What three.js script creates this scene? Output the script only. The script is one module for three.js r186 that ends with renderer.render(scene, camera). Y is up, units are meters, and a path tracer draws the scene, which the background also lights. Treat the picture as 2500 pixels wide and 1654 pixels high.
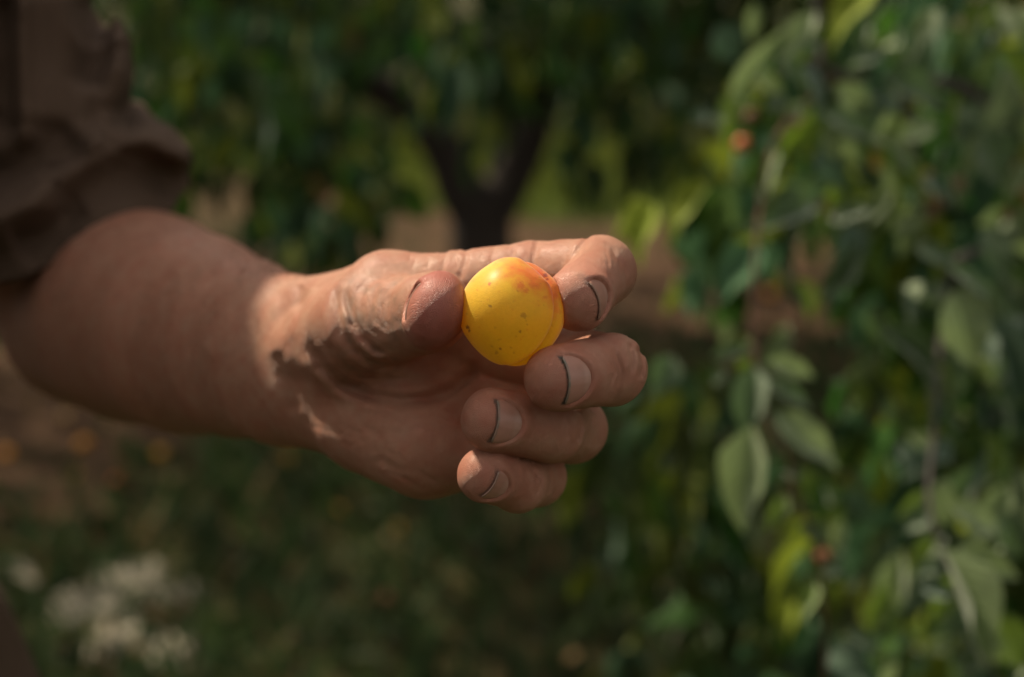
import * as THREE from 'three';
import { mergeGeometries } from 'three/addons/utils/BufferGeometryUtils.js';

// ---------------------------------------------------------------- camera, sky, sun, exposure
const W = 2500, HPX = 1654, FOCUS = 0.389, K = 0.112;            // photograph size in pixels, focus distance in metres, millimetres per pixel on the focus plane
const PITCH = 17 * Math.PI / 180, EYE = new THREE.Vector3(0, 1.38, 0);
const TANY = (HPX / 2) * K / (FOCUS * 1000);
const scene = new THREE.Scene();
const camera = new THREE.PerspectiveCamera(2 * Math.atan(TANY) * 180 / Math.PI, W / HPX, 0.02, 200);
camera.position.copy(EYE);
camera.rotation.set(-PITCH, 0, 0);
camera.updateMatrixWorld(true);
camera.focus = FOCUS - 0.006;
camera.userData.fStop = camera.getFocalLength() / 7.8;            // an aperture 7.8 mm across
scene.add(camera);

const renderer = new THREE.WebGLRenderer({ antialias: true });
renderer.toneMapping = THREE.LinearToneMapping;
renderer.toneMappingExposure = 1.4;
renderer.shadowMap.enabled = true;

const CAMX = new THREE.Vector3(1, 0, 0), CAMY = new THREE.Vector3(0, Math.cos(PITCH), -Math.sin(PITCH)), CAMZ = new THREE.Vector3(0, Math.sin(PITCH), Math.cos(PITCH));
const inView = (x, y, z) => new THREE.Vector3().addScaledVector(CAMX, x).addScaledVector(CAMY, y).addScaledVector(CAMZ, z);
const SUN = inView(-0.495, 0.85, -0.20).normalize();

{ // hazy late-summer sky: pale at the horizon, a little deeper overhead, a soft bright zone round the sun
  const w = 512, h = 256, px = new Float32Array(w * h * 4);
  for (let j = 0; j < h; j++) for (let i = 0; i < w; i++) {
    const el = ((j + 0.5) / h - 0.5) * Math.PI, az = ((i + 0.5) / w - 0.5) * 2 * Math.PI;
    const d = new THREE.Vector3(Math.cos(el) * Math.cos(az), Math.sin(el), Math.cos(el) * Math.sin(az));
    const t = Math.pow(Math.max(0, 1 - Math.max(0, d.y)), 2.2), c = Math.max(0, d.dot(SUN)), g = 0.7 * Math.pow(c, 6) + 1.6 * Math.pow(c, 48);
    const k = 0.80;
    px.set([k * (0.62 + 0.22 * t + g), k * (0.59 + 0.19 * t + 0.90 * g), k * (0.60 + 0.12 * t + 0.72 * g), 1], (j * w + i) * 4);
  }
  const sky = new THREE.DataTexture(px, w, h, THREE.RGBAFormat, THREE.FloatType);
  sky.mapping = THREE.EquirectangularReflectionMapping; sky.minFilter = sky.magFilter = THREE.LinearFilter; sky.needsUpdate = true;
  scene.background = sky; scene.environment = sky;
}
const sun = new THREE.DirectionalLight(new THREE.Color().setRGB(1, 0.86, 0.66), 4.8);
sun.position.copy(SUN).multiplyScalar(20).add(new THREE.Vector3(0, 1, -3));
sun.target.position.set(0, 1, -3);
sun.castShadow = true; sun.shadow.mapSize.set(4096, 4096); sun.shadow.radius = 3;
Object.assign(sun.shadow.camera, { left: -12, right: 12, top: 12, bottom: -12, near: 1, far: 60 });
scene.add(sun, sun.target);

// ---------------------------------------------------------------- helpers
function rng(seed) { let s = seed >>> 0; return () => { s = (s + 0x6D2B79F5) | 0; let t = Math.imul(s ^ (s >>> 15), 1 | s); t = (t + Math.imul(t ^ (t >>> 7), 61 | t)) ^ t; return ((t ^ (t >>> 14)) >>> 0) / 4294967296; }; }
const clamp = (x, a, b) => x < a ? a : x > b ? b : x, mix = (a, b, t) => a + (b - a) * t;
const smooth = (a, b, x) => { const t = clamp((x - a) / (b - a), 0, 1); return t * t * (3 - 2 * t); };
function hash3(x, y, z) { let h = Math.imul(x, 374761393) ^ Math.imul(y, 668265263) ^ Math.imul(z, 1274126177); h = Math.imul(h ^ (h >>> 13), 1274126177); return ((h ^ (h >>> 16)) >>> 0) / 4294967296; }
function noise(x, y, z) {                                        // value noise, -1 .. 1
  const xi = Math.floor(x), yi = Math.floor(y), zi = Math.floor(z); let u = x - xi, v = y - yi, w = z - zi;
  u = u * u * (3 - 2 * u); v = v * v * (3 - 2 * v); w = w * w * (3 - 2 * w);
  const a = mix(mix(hash3(xi, yi, zi), hash3(xi + 1, yi, zi), u), mix(hash3(xi, yi + 1, zi), hash3(xi + 1, yi + 1, zi), u), v);
  const b = mix(mix(hash3(xi, yi, zi + 1), hash3(xi + 1, yi, zi + 1), u), mix(hash3(xi, yi + 1, zi + 1), hash3(xi + 1, yi + 1, zi + 1), u), v);
  return 2 * mix(a, b, w) - 1;
}
const fbm = (x, y, z, n = 4) => { let s = 0, a = 0.5; for (let i = 0; i < n; i++) { s += a * noise(x, y, z); x *= 2.03; y *= 2.03; z *= 2.03; a *= 0.5; } return s; };
const at = (px, py, depth) => EYE.clone().add(inView((px - W / 2) * K / 1000 * depth / FOCUS, (HPX / 2 - py) * K / 1000 * depth / FOCUS, -depth));   // the point seen at a pixel, at a depth in metres
function onGround(px, py, y = 0) { const a = at(px, py, 1).sub(EYE); return EYE.clone().addScaledVector(a, (y - EYE.y) / a.y); }
const names = {};
function numbered(n) { names[n] = (names[n] ?? -1) + 1; return names[n] ? `${n}_${String(names[n]).padStart(3, '0')}` : n; }
function tag(o, label, category, group, kind) { Object.assign(o.userData, label ? { label } : {}, category ? { category } : {}, group ? { group } : {}, kind ? { kind } : {}); return o; }
function mesh(name, geo, mat, parent) { const m = new THREE.Mesh(geo, mat); m.name = parent === scene ? numbered(name) : name; m.castShadow = m.receiveShadow = true; parent.add(m); return m; }
function thing(name, pos) { const g = new THREE.Group(); g.name = numbered(name); g.position.copy(pos); scene.add(g); return g; }
const lin = (r, g, b) => new THREE.Color().setRGB(r, g, b);

// ---- hand space: millimetres; x right, y up, z towards the camera, origin on the focus plane
const D0 = FOCUS * 1000;
const L = (px, py, z) => [(px - 1250) * K * (1 - z / D0), (827 - py) * K * (1 - z / D0), z];
const toWorld = (x, y, z) => EYE.clone().add(inView(x / 1000, y / 1000, z / 1000 - FOCUS));
function fromWorld(v) { const d = v.clone().sub(EYE); return [d.dot(CAMX) * 1000, d.dot(CAMY) * 1000, (d.dot(CAMZ) + FOCUS) * 1000]; }

// ---- smooth unions of tapered bones, meshed with surface nets
const V = { sub: (a, b) => [a[0] - b[0], a[1] - b[1], a[2] - b[2]], add: (a, b, s = 1) => [a[0] + b[0] * s, a[1] + b[1] * s, a[2] + b[2] * s], dot: (a, b) => a[0] * b[0] + a[1] * b[1] + a[2] * b[2], len: (a) => Math.hypot(...a), unit: (a) => { const l = Math.hypot(...a); return [a[0] / l, a[1] / l, a[2] / l]; }, cross: (a, b) => [a[1] * b[2] - a[2] * b[1], a[2] * b[0] - a[0] * b[2], a[0] * b[1] - a[1] * b[0]], mix: (a, b, t) => [mix(a[0], b[0], t), mix(a[1], b[1], t), mix(a[2], b[2], t)] };
function bone(a, ra, b, rb, n = null, flat = 1) { const e = V.sub(b, a); return { a, ra, rb, e, ee: V.dot(e, e) || 1e-9, n, g: 1 / flat - 1 }; }
function dBone(o, x, y, z) {
  const vx = x - o.a[0], vy = y - o.a[1], vz = z - o.a[2], e = o.e;
  let t = (vx * e[0] + vy * e[1] + vz * e[2]) / o.ee; t = t < 0 ? 0 : t > 1 ? 1 : t;
  let qx = vx - e[0] * t, qy = vy - e[1] * t, qz = vz - e[2] * t;
  if (o.n) { const s = (qx * o.n[0] + qy * o.n[1] + qz * o.n[2]) * o.g; qx += o.n[0] * s; qy += o.n[1] * s; qz += o.n[2] * s; }
  return Math.sqrt(qx * qx + qy * qy + qz * qz) - (o.ra + (o.rb - o.ra) * t);
}
function smin(a, b, k) { const h = k - Math.abs(a - b); return h > 0 ? Math.min(a, b) - h * h / (4 * k) : Math.min(a, b); }
const smax = (a, b, k) => -smin(-a, -b, k);
function dBones(list, k, x, y, z) { let d = 1e9; for (let i = 0; i < list.length; i++) d = smin(d, dBone(list[i], x, y, z), list[i].k ?? k); return d; }

function netMesh(f, lo, hi, cell, polish = 1) {                  // surface nets over the blocks of the box that the surface crosses
  const B = 8, nb = [0, 1, 2].map((i) => Math.ceil((hi[i] - lo[i]) / (cell * B))), n = nb.map((b) => b * B + 1), [nx, ny, nz] = n;
  const grid = new Float32Array(nx * ny * nz).fill(1e3), act = [], id = (i, j, k) => (k * ny + j) * nx + i;
  for (let c = 0; c < nb[2]; c++) for (let b = 0; b < nb[1]; b++) for (let a = 0; a < nb[0]; a++) {
    const d = f(lo[0] + (a + 0.5) * B * cell, lo[1] + (b + 0.5) * B * cell, lo[2] + (c + 0.5) * B * cell);
    if (Math.abs(d) < 0.87 * B * cell * 1.35 + 1.5) act.push([a, b, c]);
    else if (d < 0) for (let k = 0; k <= B; k++) for (let j = 0; j <= B; j++) for (let i = 0; i <= B; i++) { const q = id(a * B + i, b * B + j, c * B + k); if (grid[q] === 1e3) grid[q] = -1e3; }
  }
  const known = new Uint8Array(nx * ny * nz);
  for (const [a, b, c] of act) for (let k = 0; k <= B; k++) for (let j = 0; j <= B; j++) for (let i = 0; i <= B; i++) {
    const I = a * B + i, J = b * B + j, Kk = c * B + k, q = id(I, J, Kk); if (known[q]) continue; known[q] = 1;
    grid[q] = f(lo[0] + I * cell, lo[1] + J * cell, lo[2] + Kk * cell);
  }
  const vert = new Int32Array(nx * ny * nz).fill(-1), pos = [], idx = [];
  for (const [a, b, c] of act) for (let k = c * B; k < c * B + B; k++) for (let j = b * B; j < b * B + B; j++) for (let i = a * B; i < a * B + B; i++) {
    const g = [grid[id(i, j, k)], grid[id(i + 1, j, k)], grid[id(i, j + 1, k)], grid[id(i + 1, j + 1, k)], grid[id(i, j, k + 1)], grid[id(i + 1, j, k + 1)], grid[id(i, j + 1, k + 1)], grid[id(i + 1, j + 1, k + 1)]];
    let m = 0; for (let s = 0; s < 8; s++) if (g[s] < 0) m |= 1 << s;
    if (m === 0 || m === 255) continue;
    let sx = 0, sy = 0, sz = 0, cnt = 0;
    for (let s = 0; s < 8; s++) for (const ax of [1, 2, 4]) { if (s & ax) continue; const t2 = s | ax, p = g[s], r = g[t2]; if ((p < 0) === (r < 0)) continue; const t = p / (p - r); sx += (s & 1) + (ax === 1 ? t : 0); sy += ((s >> 1) & 1) + (ax === 2 ? t : 0); sz += ((s >> 2) & 1) + (ax === 4 ? t : 0); cnt++; }
    vert[id(i, j, k)] = pos.length / 3; pos.push(lo[0] + (i + sx / cnt) * cell, lo[1] + (j + sy / cnt) * cell, lo[2] + (k + sz / cnt) * cell);
  }
  const quad = (a, b, c, d, flip) => { if (a < 0 || b < 0 || c < 0 || d < 0) return; if (flip) idx.push(a, c, b, a, d, c); else idx.push(a, b, c, a, c, d); };
  for (const [a, b, c] of act) for (let k = c * B; k < c * B + B; k++) for (let j = b * B; j < b * B + B; j++) for (let i = a * B; i < a * B + B; i++) {
    const s = grid[id(i, j, k)] < 0;
    if (j > 0 && k > 0 && s !== grid[id(i + 1, j, k)] < 0) quad(vert[id(i, j - 1, k - 1)], vert[id(i, j, k - 1)], vert[id(i, j, k)], vert[id(i, j - 1, k)], !s);
    if (i > 0 && k > 0 && s !== grid[id(i, j + 1, k)] < 0) quad(vert[id(i - 1, j, k - 1)], vert[id(i - 1, j, k)], vert[id(i, j, k)], vert[id(i, j, k - 1)], !s);
    if (i > 0 && j > 0 && s !== grid[id(i, j, k + 1)] < 0) quad(vert[id(i - 1, j - 1, k)], vert[id(i, j - 1, k)], vert[id(i, j, k)], vert[id(i - 1, j, k)], !s);
  }
  if (polish) for (let v = 0; v < pos.length; v += 3) {
    const x = pos[v], y = pos[v + 1], z = pos[v + 2], e = cell * 0.4, d = f(x, y, z), gx = (f(x + e, y, z) - d) / e, gy = (f(x, y + e, z) - d) / e, gz = (f(x, y, z + e) - d) / e, gg = Math.max(0.25, gx * gx + gy * gy + gz * gz), s = clamp(d / gg, -cell * 0.5, cell * 0.5);
    pos[v] -= gx * s; pos[v + 1] -= gy * s; pos[v + 2] -= gz * s;
  }
  return { pos, idx };
}
// turns a net mesh (hand space) into world-space geometry about an origin, with colours and box-mapped uv (unit: metres / tile)
function netGeometry(net, origin, colour, tile = 12) {
  const src = new THREE.BufferGeometry();
  src.setAttribute('position', new THREE.Float32BufferAttribute(net.pos, 3)); src.setIndex(net.idx); src.computeVertexNormals();
  const P = net.pos, N = src.attributes.normal.array, map = new Map(), out = [], nor = [], uv = [], col = [], idx = [], nv = P.length / 3, c3 = [0, 0, 0];
  for (let t = 0; t < net.idx.length; t += 3) {
    let sx = 0, sy = 0, sz = 0; for (let q = 0; q < 3; q++) { const i = net.idx[t + q] * 3; sx += N[i]; sy += N[i + 1]; sz += N[i + 2]; }
    const ax = Math.abs(sx) > Math.abs(sy) ? (Math.abs(sx) > Math.abs(sz) ? 0 : 2) : (Math.abs(sy) > Math.abs(sz) ? 1 : 2);
    for (let q = 0; q < 3; q++) {
      const i = net.idx[t + q], key = ax * nv + i; let o = map.get(key);
      if (o === undefined) {
        o = out.length / 3; map.set(key, o);
        const x = P[i * 3], y = P[i * 3 + 1], z = P[i * 3 + 2], w = toWorld(x, y, z).sub(origin), m = inView(N[i * 3], N[i * 3 + 1], N[i * 3 + 2]);
        out.push(w.x, w.y, w.z); nor.push(m.x, m.y, m.z);
        uv.push(...(ax === 0 ? [z / tile, y / tile] : ax === 1 ? [x / tile, z / tile] : [x / tile, y / tile]));
        if (colour) { colour(x, y, z, N[i * 3], N[i * 3 + 1], N[i * 3 + 2], c3); col.push(c3[0], c3[1], c3[2]); }
      }
      idx.push(o);
    }
  }
  const g = new THREE.BufferGeometry();
  g.setAttribute('position', new THREE.Float32BufferAttribute(out, 3)); g.setAttribute('normal', new THREE.Float32BufferAttribute(nor, 3)); g.setAttribute('uv', new THREE.Float32BufferAttribute(uv, 2));
  if (colour) g.setAttribute('color', new THREE.Float32BufferAttribute(col, 3));
  g.setIndex(idx); return g;
}
function dataTexture(n, fill, srgb) { const d = new Uint8Array(n * n * 4); for (let j = 0; j < n; j++) for (let i = 0; i < n; i++) { const c = fill(i / n, j / n); d.set([c[0] * 255, c[1] * 255, c[2] * 255, 255], (j * n + i) * 4); } const t = new THREE.DataTexture(d, n, n); t.wrapS = t.wrapT = THREE.RepeatWrapping; t.magFilter = THREE.LinearFilter; t.minFilter = THREE.LinearMipmapLinearFilter; t.generateMipmaps = true; if (srgb) t.colorSpace = THREE.SRGBColorSpace; t.needsUpdate = true; return t; }

// ================================================================ THE HELD PLUM (its shape is also what the finger pads press against)
const PLUM_C = L(1250, 764, 0), PLUM_R = 14.55, SUTURE = V.unit([0.571, -0.12, -0.812]);
const STEM = V.unit([0.50, 0.80, 0.28]);
function plumRadius(x, y, z) {                                    // unit direction -> radius in mm
  const s = x * SUTURE[0] + y * SUTURE[1] + z * SUTURE[2], st = x * STEM[0] + y * STEM[1] + z * STEM[2];
  const half = smooth(-0.5, 0.0, x * 0.82 + y * 0.05 + z * 0.57);
  let r = PLUM_R * (1.0 + 0.006 * y) - 0.42 * Math.exp(-(((y + 0.62) / 0.30) ** 2)) - 0.25 * Math.exp(-(((x + 0.62) / 0.3) ** 2 + ((y - 0.6) / 0.35) ** 2));
  r += PLUM_R * 0.056 * half * (Math.exp(-(((s - 0.22) / 0.16) ** 2)) * 0.35 + Math.exp(-(((s + 0.24) / 0.17) ** 2)) * 0.8);
  r -= PLUM_R * half * 0.075 * Math.exp(-((s / 0.045) ** 2));
  r -= PLUM_R * half * 0.03 * Math.exp(-((s / 0.13) ** 2));
  r -= PLUM_R * 0.055 * smooth(0.90, 1.0, st);
  return r + 0.15 * noise(x * 1.7 + 7, y * 1.7, z * 1.7);
}
function dPlum(x, y, z) { const a = x - PLUM_C[0], b = y - PLUM_C[1], c = z - PLUM_C[2], l = Math.sqrt(a * a + b * b + c * c) + 1e-6; return l > 40 ? l - 15 : l - plumRadius(a / l, b / l, c / l); }

// ================================================================ THE ARM AND HAND
const J = {
  index: [L(950, 722, -52), L(1300, 677, -37), L(1468, 663, -25), L(1410, 733, -1)],
  middle: [L(985, 828, -58), L(1404, 884, -41), L(1492, 902, -11), L(1357, 925, 6)],
  ring: [L(1030, 952, -52), L(1393, 1046, -42), L(1345, 1044, -14), L(1197, 1026, 1)],
  pinky: [L(1040, 1085, -44), L(1304, 1164, -38), L(1264, 1181, -17), L(1181, 1160, -2)],
  thumb: [L(765, 865, -85), L(892, 797, -48), L(1062, 764, -22), L(1057, 757, 3)],
};
const RAD = { index: [12.6, 10.4, 10.2, 8.7], middle: [13, 10.6, 10.1, 9.0], ring: [12.5, 10.4, 9.7, 8.7], pinky: [12, 8.9, 8.3, 7.4] };
const digits = {};
for (const f of ['index', 'middle', 'ring', 'pinky']) {
  const [a, b, c, t] = J[f], r = RAD[f], um = V.unit(V.sub(c, b)), u = V.unit(V.sub(t, c));
  const n = V.unit(V.add(um, u, -V.dot(um, u))), w = V.cross(u, n);
  const up = V.unit(V.sub(b, a)), nb = V.unit(V.add(up, um, -V.dot(up, um)));
  const pulp = V.add(V.add(t, n, -0.16 * r[3]), u, -0.15 * r[3]);
  const B = [bone(a, r[0], V.mix(a, b, 0.45), r[1] + 0.5), bone(V.mix(a, b, 0.45), r[1] + 0.5, b, r[1]), bone(b, r[1], V.mix(b, c, 0.5), (r[1] + r[2]) / 2 - 0.5), bone(V.mix(b, c, 0.5), (r[1] + r[2]) / 2 - 0.5, c, r[2]), bone(c, r[2] - 0.2, V.add(t, u, -0.1 * r[3]), r[3], n, 0.93), bone(V.mix(c, t, 0.55), r[3] - 1.2, pulp, r[3] * 0.93)];
  B.push(bone(V.add(b, nb, 1.5), r[1] - 0.8, V.add(b, nb, 1.6), r[1] - 0.8));
  B.push(bone(V.add(c, n, 0.6), r[2] - 0.9, V.add(c, n, 0.7), r[2] - 0.9));
  digits[f] = { B, mcp: a, u, n, w, r: r[3], tip: t, k: 1.7 };
}
{
  const [cm, m, ip, t] = J.thumb, u = V.unit(V.sub(t, ip)), n0 = [-0.90, 0.36, -0.1], n = V.unit(V.add(n0, u, -V.dot(n0, u))), w = V.cross(u, n);
  digits.thumb = { B: [bone(cm, 18, m, 15), bone(m, 15, V.mix(m, ip, 0.55), 12.4, n, 0.96), bone(V.mix(m, ip, 0.55), 12.4, ip, 11.9, n, 0.85), bone(ip, 11.6, V.add(t, u, -2), 11.0, n, 0.70), bone(V.add(V.mix(ip, t, 0.5), n, -2.0), 9.2, V.add(t, n, -1.2), 9.6, n, 0.8), bone(V.add(ip, n, 2.5), 10.5, V.add(ip, n, 2.6), 10.5)], mcp: m, u, n, w, r: 11.2, tip: t, k: 2.6 };
}
const palmBones = [
  bone(L(738, 796, -97), 14.5, L(950, 724, -53), 12.8),              // edge of the hand towards the index finger
  bone(L(690, 850, -106), 20, L(985, 828, -60), 14),
  bone(L(690, 900, -106), 20, L(1030, 952, -56), 13.5),
  bone(L(712, 955, -104), 17.5, L(900, 1015, -70), 16),
  bone(L(905, 1022, -68), 17.5, L(1042, 1090, -46), 16.3),         // heel of the hand towards the little finger
  bone(L(985, 828, -60), 13, L(1042, 1090, -48), 13),
  bone(L(775, 945, -86), 16, L(830, 930, -76), 17),                // base of the thumb ball
  bone(L(872, 838, -64), 20, L(1005, 858, -60), 15.5), bone(L(1005, 858, -60), 15.5, L(1085, 846, -62), 12.5),
];
const armDir = V.unit(V.sub(L(240, 765, -290), L(690, 870, -105))), flatN = V.unit(V.cross(armDir, [0, 1, 0]));
const armBones = [
  bone(L(750, 878, -92), 26, L(678, 874, -108), 29, flatN, 0.76), bone(L(678, 874, -108), 29, L(585, 850, -142), 33, flatN, 0.82),
  bone(L(585, 846, -142), 33.5, L(470, 815, -188), 40.5, flatN, 0.9), bone(L(470, 815, -188), 40.5, L(350, 775, -245), 47),
  bone(L(350, 775, -245), 47, L(240, 765, -290), 45), bone(L(240, 765, -290), 45, [-255, 175, -248], 42), bone([-255, 175, -248], 42, [-292, 262, -205], 50),
];
// furrows, folds and creases of the skin: curves given where they show, z window, depth (mm, negative stands proud), half width (mm)
const FOLDS = [];
function fold(pts, z0, z1, depth, width) {
  let s = 1e9, e = -1e9, t = 1e9, b = -1e9; for (const p of pts) { s = Math.min(s, p[0]); e = Math.max(e, p[0]); t = Math.min(t, p[1]); b = Math.max(b, p[1]); }
  const m = width * 9 * 3; FOLDS.push({ pts, z0, z1, depth, width: width * 8.6, s: s - m, e: e + m, t: t - m, b: b + m });
}
// thenar crease and its companions
fold([[752, 760], [764, 850], [786, 894], [830, 936], [900, 967], [987, 979], [1050, 970], [1101, 951], [1145, 912], [1176, 862]], -95, -20, 2.0, 1.8);
fold([[742, 860], [765, 908], [812, 955], [880, 988], [960, 1000]], -95, -20, -0.8, 1.8);
fold([[1010, 985], [1080, 972], [1130, 940], [1170, 900]], -80, -20, 0.9, 0.9);
fold([[775, 750], [790, 840], [830, 890], [890, 922], [960, 935], [1040, 928], [1100, 900]], -90, -20, 0.6, 1.5);
fold([[790, 730], [806, 820], [846, 868], [900, 900], [960, 912], [1030, 905]], -90, -20, -0.7, 1.7);
fold([[822, 690], [822, 740], [836, 800], [864, 850], [900, 880], [950, 892]], -80, -12, 1.0, 1.2);
fold([[846, 695], [848, 740], [860, 785], [884, 825], [915, 856], [960, 866]], -80, -8, 1.35, 1.3);
fold([[834, 735], [847, 795], [873, 838], [908, 869], [950, 880]], -80, -8, -1.3, 1.6);
for (const [R, dep, wid] of [[176, 0.4, 1.0], [160, 0.5, 0.9], [147, 0.22, 0.6], [134, 0.42, 0.8], [122, 0.2, 0.5], [111, 0.36, 0.7], [101, 0.2, 0.5], [92, 0.25, 0.5]]) { const pts = []; for (let a = -0.75; a <= 1.12; a += 0.17) pts.push([1038 - R * Math.cos(a) + 3 * noise(a * 3, R, 1), 750 + R * 0.62 * Math.sin(a) + 2 * noise(a * 3, R, 5)]); fold(pts, -60, 4, dep, wid); }
// index finger: base creases, middle joint, end joint
fold([[1092, 590], [1084, 640], [1070, 690]], -60, -20, 0.6, 0.8); fold([[1140, 590], [1136, 640], [1118, 690]], -60, -20, 0.5, 0.9);
fold([[1207, 600], [1200, 640], [1190, 680]], -60, -20, 0.35, 0.8); fold([[1258, 598], [1250, 625], [1246, 660]], -60, -20, 0.35, 0.8);
fold([[1314, 582], [1303, 630], [1298, 680]], -60, -15, 0.7, 1.0);
fold([[1446, 570], [1412, 612], [1392, 650], [1380, 700]], -45, -6, 0.9, 0.9);
fold([[1470, 582], [1500, 612], [1525, 660], [1530, 710]], -40, 5, 0.25, 0.8); fold([[1490, 600], [1512, 640], [1518, 690]], -40, 5, 0.22, 0.6);
// middle finger end joint wrinkles
fold([[1552, 846], [1566, 868], [1568, 900], [1560, 930]], -40, 8, 0.8, 0.8); fold([[1500, 850], [1516, 890], [1518, 925], [1508, 960], [1490, 985]], -30, 8, 0.5, 0.75); fold([[1535, 835], [1546, 870], [1544, 915]], -40, 8, 0.5, 0.7); fold([[1480, 870], [1494, 905], [1492, 945], [1478, 975]], -30, 8, 0.28, 0.6);
// ring and little finger
fold([[1405, 1010], [1418, 1045], [1412, 1085]], -40, 5, 0.65, 0.9); fold([[1440, 1015], [1452, 1050], [1440, 1095]], -50, 5, 0.55, 0.8); fold([[1380, 1010], [1390, 1040], [1386, 1080]], -40, 5, 0.22, 0.7);
fold([[1300, 1150], [1318, 1180], [1312, 1215]], -40, 5, 0.3, 0.8); fold([[1335, 1150], [1350, 1175], [1340, 1205]], -45, 5, 0.28, 0.7);
{ const q = rng(9); for (let i = 0; i < 26; i++) { const x = 1490 + 78 * q(), y = 830 + 110 * q(), h = 18 + 26 * q(); fold([[x - 4 * q(), y - h], [x + 5, y], [x - 5 * q(), y + h]], -40, 8, 0.10 + 0.14 * q(), 0.35 + 0.3 * q()); }
  for (let i = 0; i < 18; i++) { const x = 1370 + 90 * q(), y = 1015 + 70 * q(), h = 14 + 20 * q(); fold([[x, y - h], [x + 6, y], [x - 3, y + h]], -45, 6, 0.09 + 0.12 * q(), 0.35 + 0.3 * q()); }
  for (let i = 0; i < 12; i++) { const x = 1275 + 80 * q(), y = 1155 + 50 * q(), h = 12 + 16 * q(); fold([[x, y - h], [x + 5, y], [x - 3, y + h]], -45, 6, 0.08 + 0.1 * q(), 0.35 + 0.25 * q()); }
  for (let i = 0; i < 14; i++) { const x = 1478 + 55 * q(), y = 610 + 110 * q(), h = 12 + 20 * q(); fold([[x - 8, y - h], [x, y], [x + 3, y + h]], -40, 6, 0.04 + 0.07 * q(), 0.3 + 0.25 * q()); }
  for (let i = 0; i < 30; i++) { const x = 800 + 330 * q(), y = 990 + 190 * q(), a = 0.25 + 0.5 * q(), l = 14 + 34 * q(); fold([[x - l, y - l * a], [x, y + 3 * q()], [x + l, y + l * a]], -90, -15, 0.10 + 0.16 * q(), 0.4 + 0.5 * q()); }
  for (let i = 0; i < 18; i++) { const x = 860 + 230 * q(), y = 890 + 60 * q(), l = 14 + 30 * q(), a = (x - 960) * -0.0022; fold([[x - l, y - l * a - 2], [x, y + 2], [x + l, y + l * a - 2]], -80, -15, 0.15 + 0.2 * q(), 0.4 + 0.4 * q()); }
  for (let i = 0; i < 22; i++) { const x = 1000 + 330 * q(), y = 610 + 40 * q(), l = 10 + 18 * q(); fold([[x + 4, y - l], [x, y], [x - 5, y + l]], -60, -15, 0.10 + 0.14 * q(), 0.35 + 0.4 * q()); } }
// palm lines and wrist lines
fold([[860, 1040], [930, 1060], [1000, 1050], [1060, 1020]], -80, -20, 0.35, 1.4); fold([[900, 1120], [960, 1140], [1040, 1150]], -80, -20, 0.25, 1.4);
fold([[700, 820], [735, 860], [752, 905], [757, 950]], -125, -50, 0.5, 2.6); fold([[668, 850], [690, 900], [705, 960], [722, 1020]], -125, -60, 0.9, 2.6); fold([[690, 700], [690, 760], [705, 830]], -130, -60, 0.5, 2.5); fold([[735, 690], [733, 745], [745, 815]], -130, -55, 0.7, 2.0); fold([[760, 700], [757, 745]], -130, -55, -0.5, 2.0);
fold([[640, 770], [560, 830], [500, 880]], -190, -90, -1.2, 3.5); fold([[655, 800], [600, 900], [540, 960]], -190, -90, -1.0, 3.2);   // tendons

function foldDepth(px, py, z) {
  let s = 0;
  for (const f of FOLDS) {
    if (px < f.s || px > f.e || py < f.t || py > f.b || z < f.z0 || z > f.z1) continue;
    let best = 1e9, tt = 0; const P = f.pts, n = P.length - 1;
    for (let i = 0; i < n; i++) { const ex = P[i + 1][0] - P[i][0], ey = P[i + 1][1] - P[i][1]; let t = ((px - P[i][0]) * ex + (py - P[i][1]) * ey) / (ex * ex + ey * ey); t = clamp(t, 0, 1); const dx = px - P[i][0] - ex * t, dy = py - P[i][1] - ey * t, q = dx * dx + dy * dy; if (q < best) { best = q; tt = (i + t) / n; } }
    const w = f.width, q = Math.sqrt(best) / w; if (q > 2.6) continue;
    s += f.depth * Math.exp(-q * q) * smooth(0, 0.18, tt) * smooth(0, 0.18, 1 - tt) * smooth(0, 6, z - f.z0) * smooth(0, 6, f.z1 - z);
  }
  return s;
}
// ---- nails: a plate in a bed, frame (x across, y along the finger, z out of the back of the finger)
const NAILS = {
  index: { hw: 5.5, len: 7.6, end: 0.40, h: 0.87, dirt: 0.5 }, middle: { hw: 6.4, len: 8.3, end: 0.34, h: 0.90, dirt: 0.95 }, ring: { hw: 5.8, len: 8.0, end: 0.38, h: 0.90, dirt: 0.8 }, pinky: { hw: 4.4, len: 6.5, end: 0.40, h: 0.90, dirt: 0.5 }, thumb: { hw: 5.4, len: 8, end: 0.34, h: 0.63, dirt: 0.3 },
};
for (const [f, N] of Object.entries(NAILS)) {
  const d = digits[f]; N.u = d.u; N.n = d.n; N.w = d.w; N.R = d.r * (f === 'thumb' ? 1.25 : 1.16); N.z0 = d.r * N.h;
  N.o = V.add(d.tip, d.u, d.r * N.end - N.len);                    // proximal end of the nail on the axis
}
const nailZ = (N, x, y) => N.z0 - (N.R - Math.sqrt(Math.max(0.1, N.R * N.R - x * x))) - 0.010 * (y - N.len * 0.35) ** 2 * (y > N.len * 0.35 ? 1 : 0.6);
const nailHalf = (N, y) => { const q = clamp((N.len * 0.86 - y) / (N.len * 0.86), 0, 1); return N.hw * Math.pow(Math.max(0, 1 - Math.pow(q, 2.1)), 0.5); };   // half the plate's width, y from its root
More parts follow.
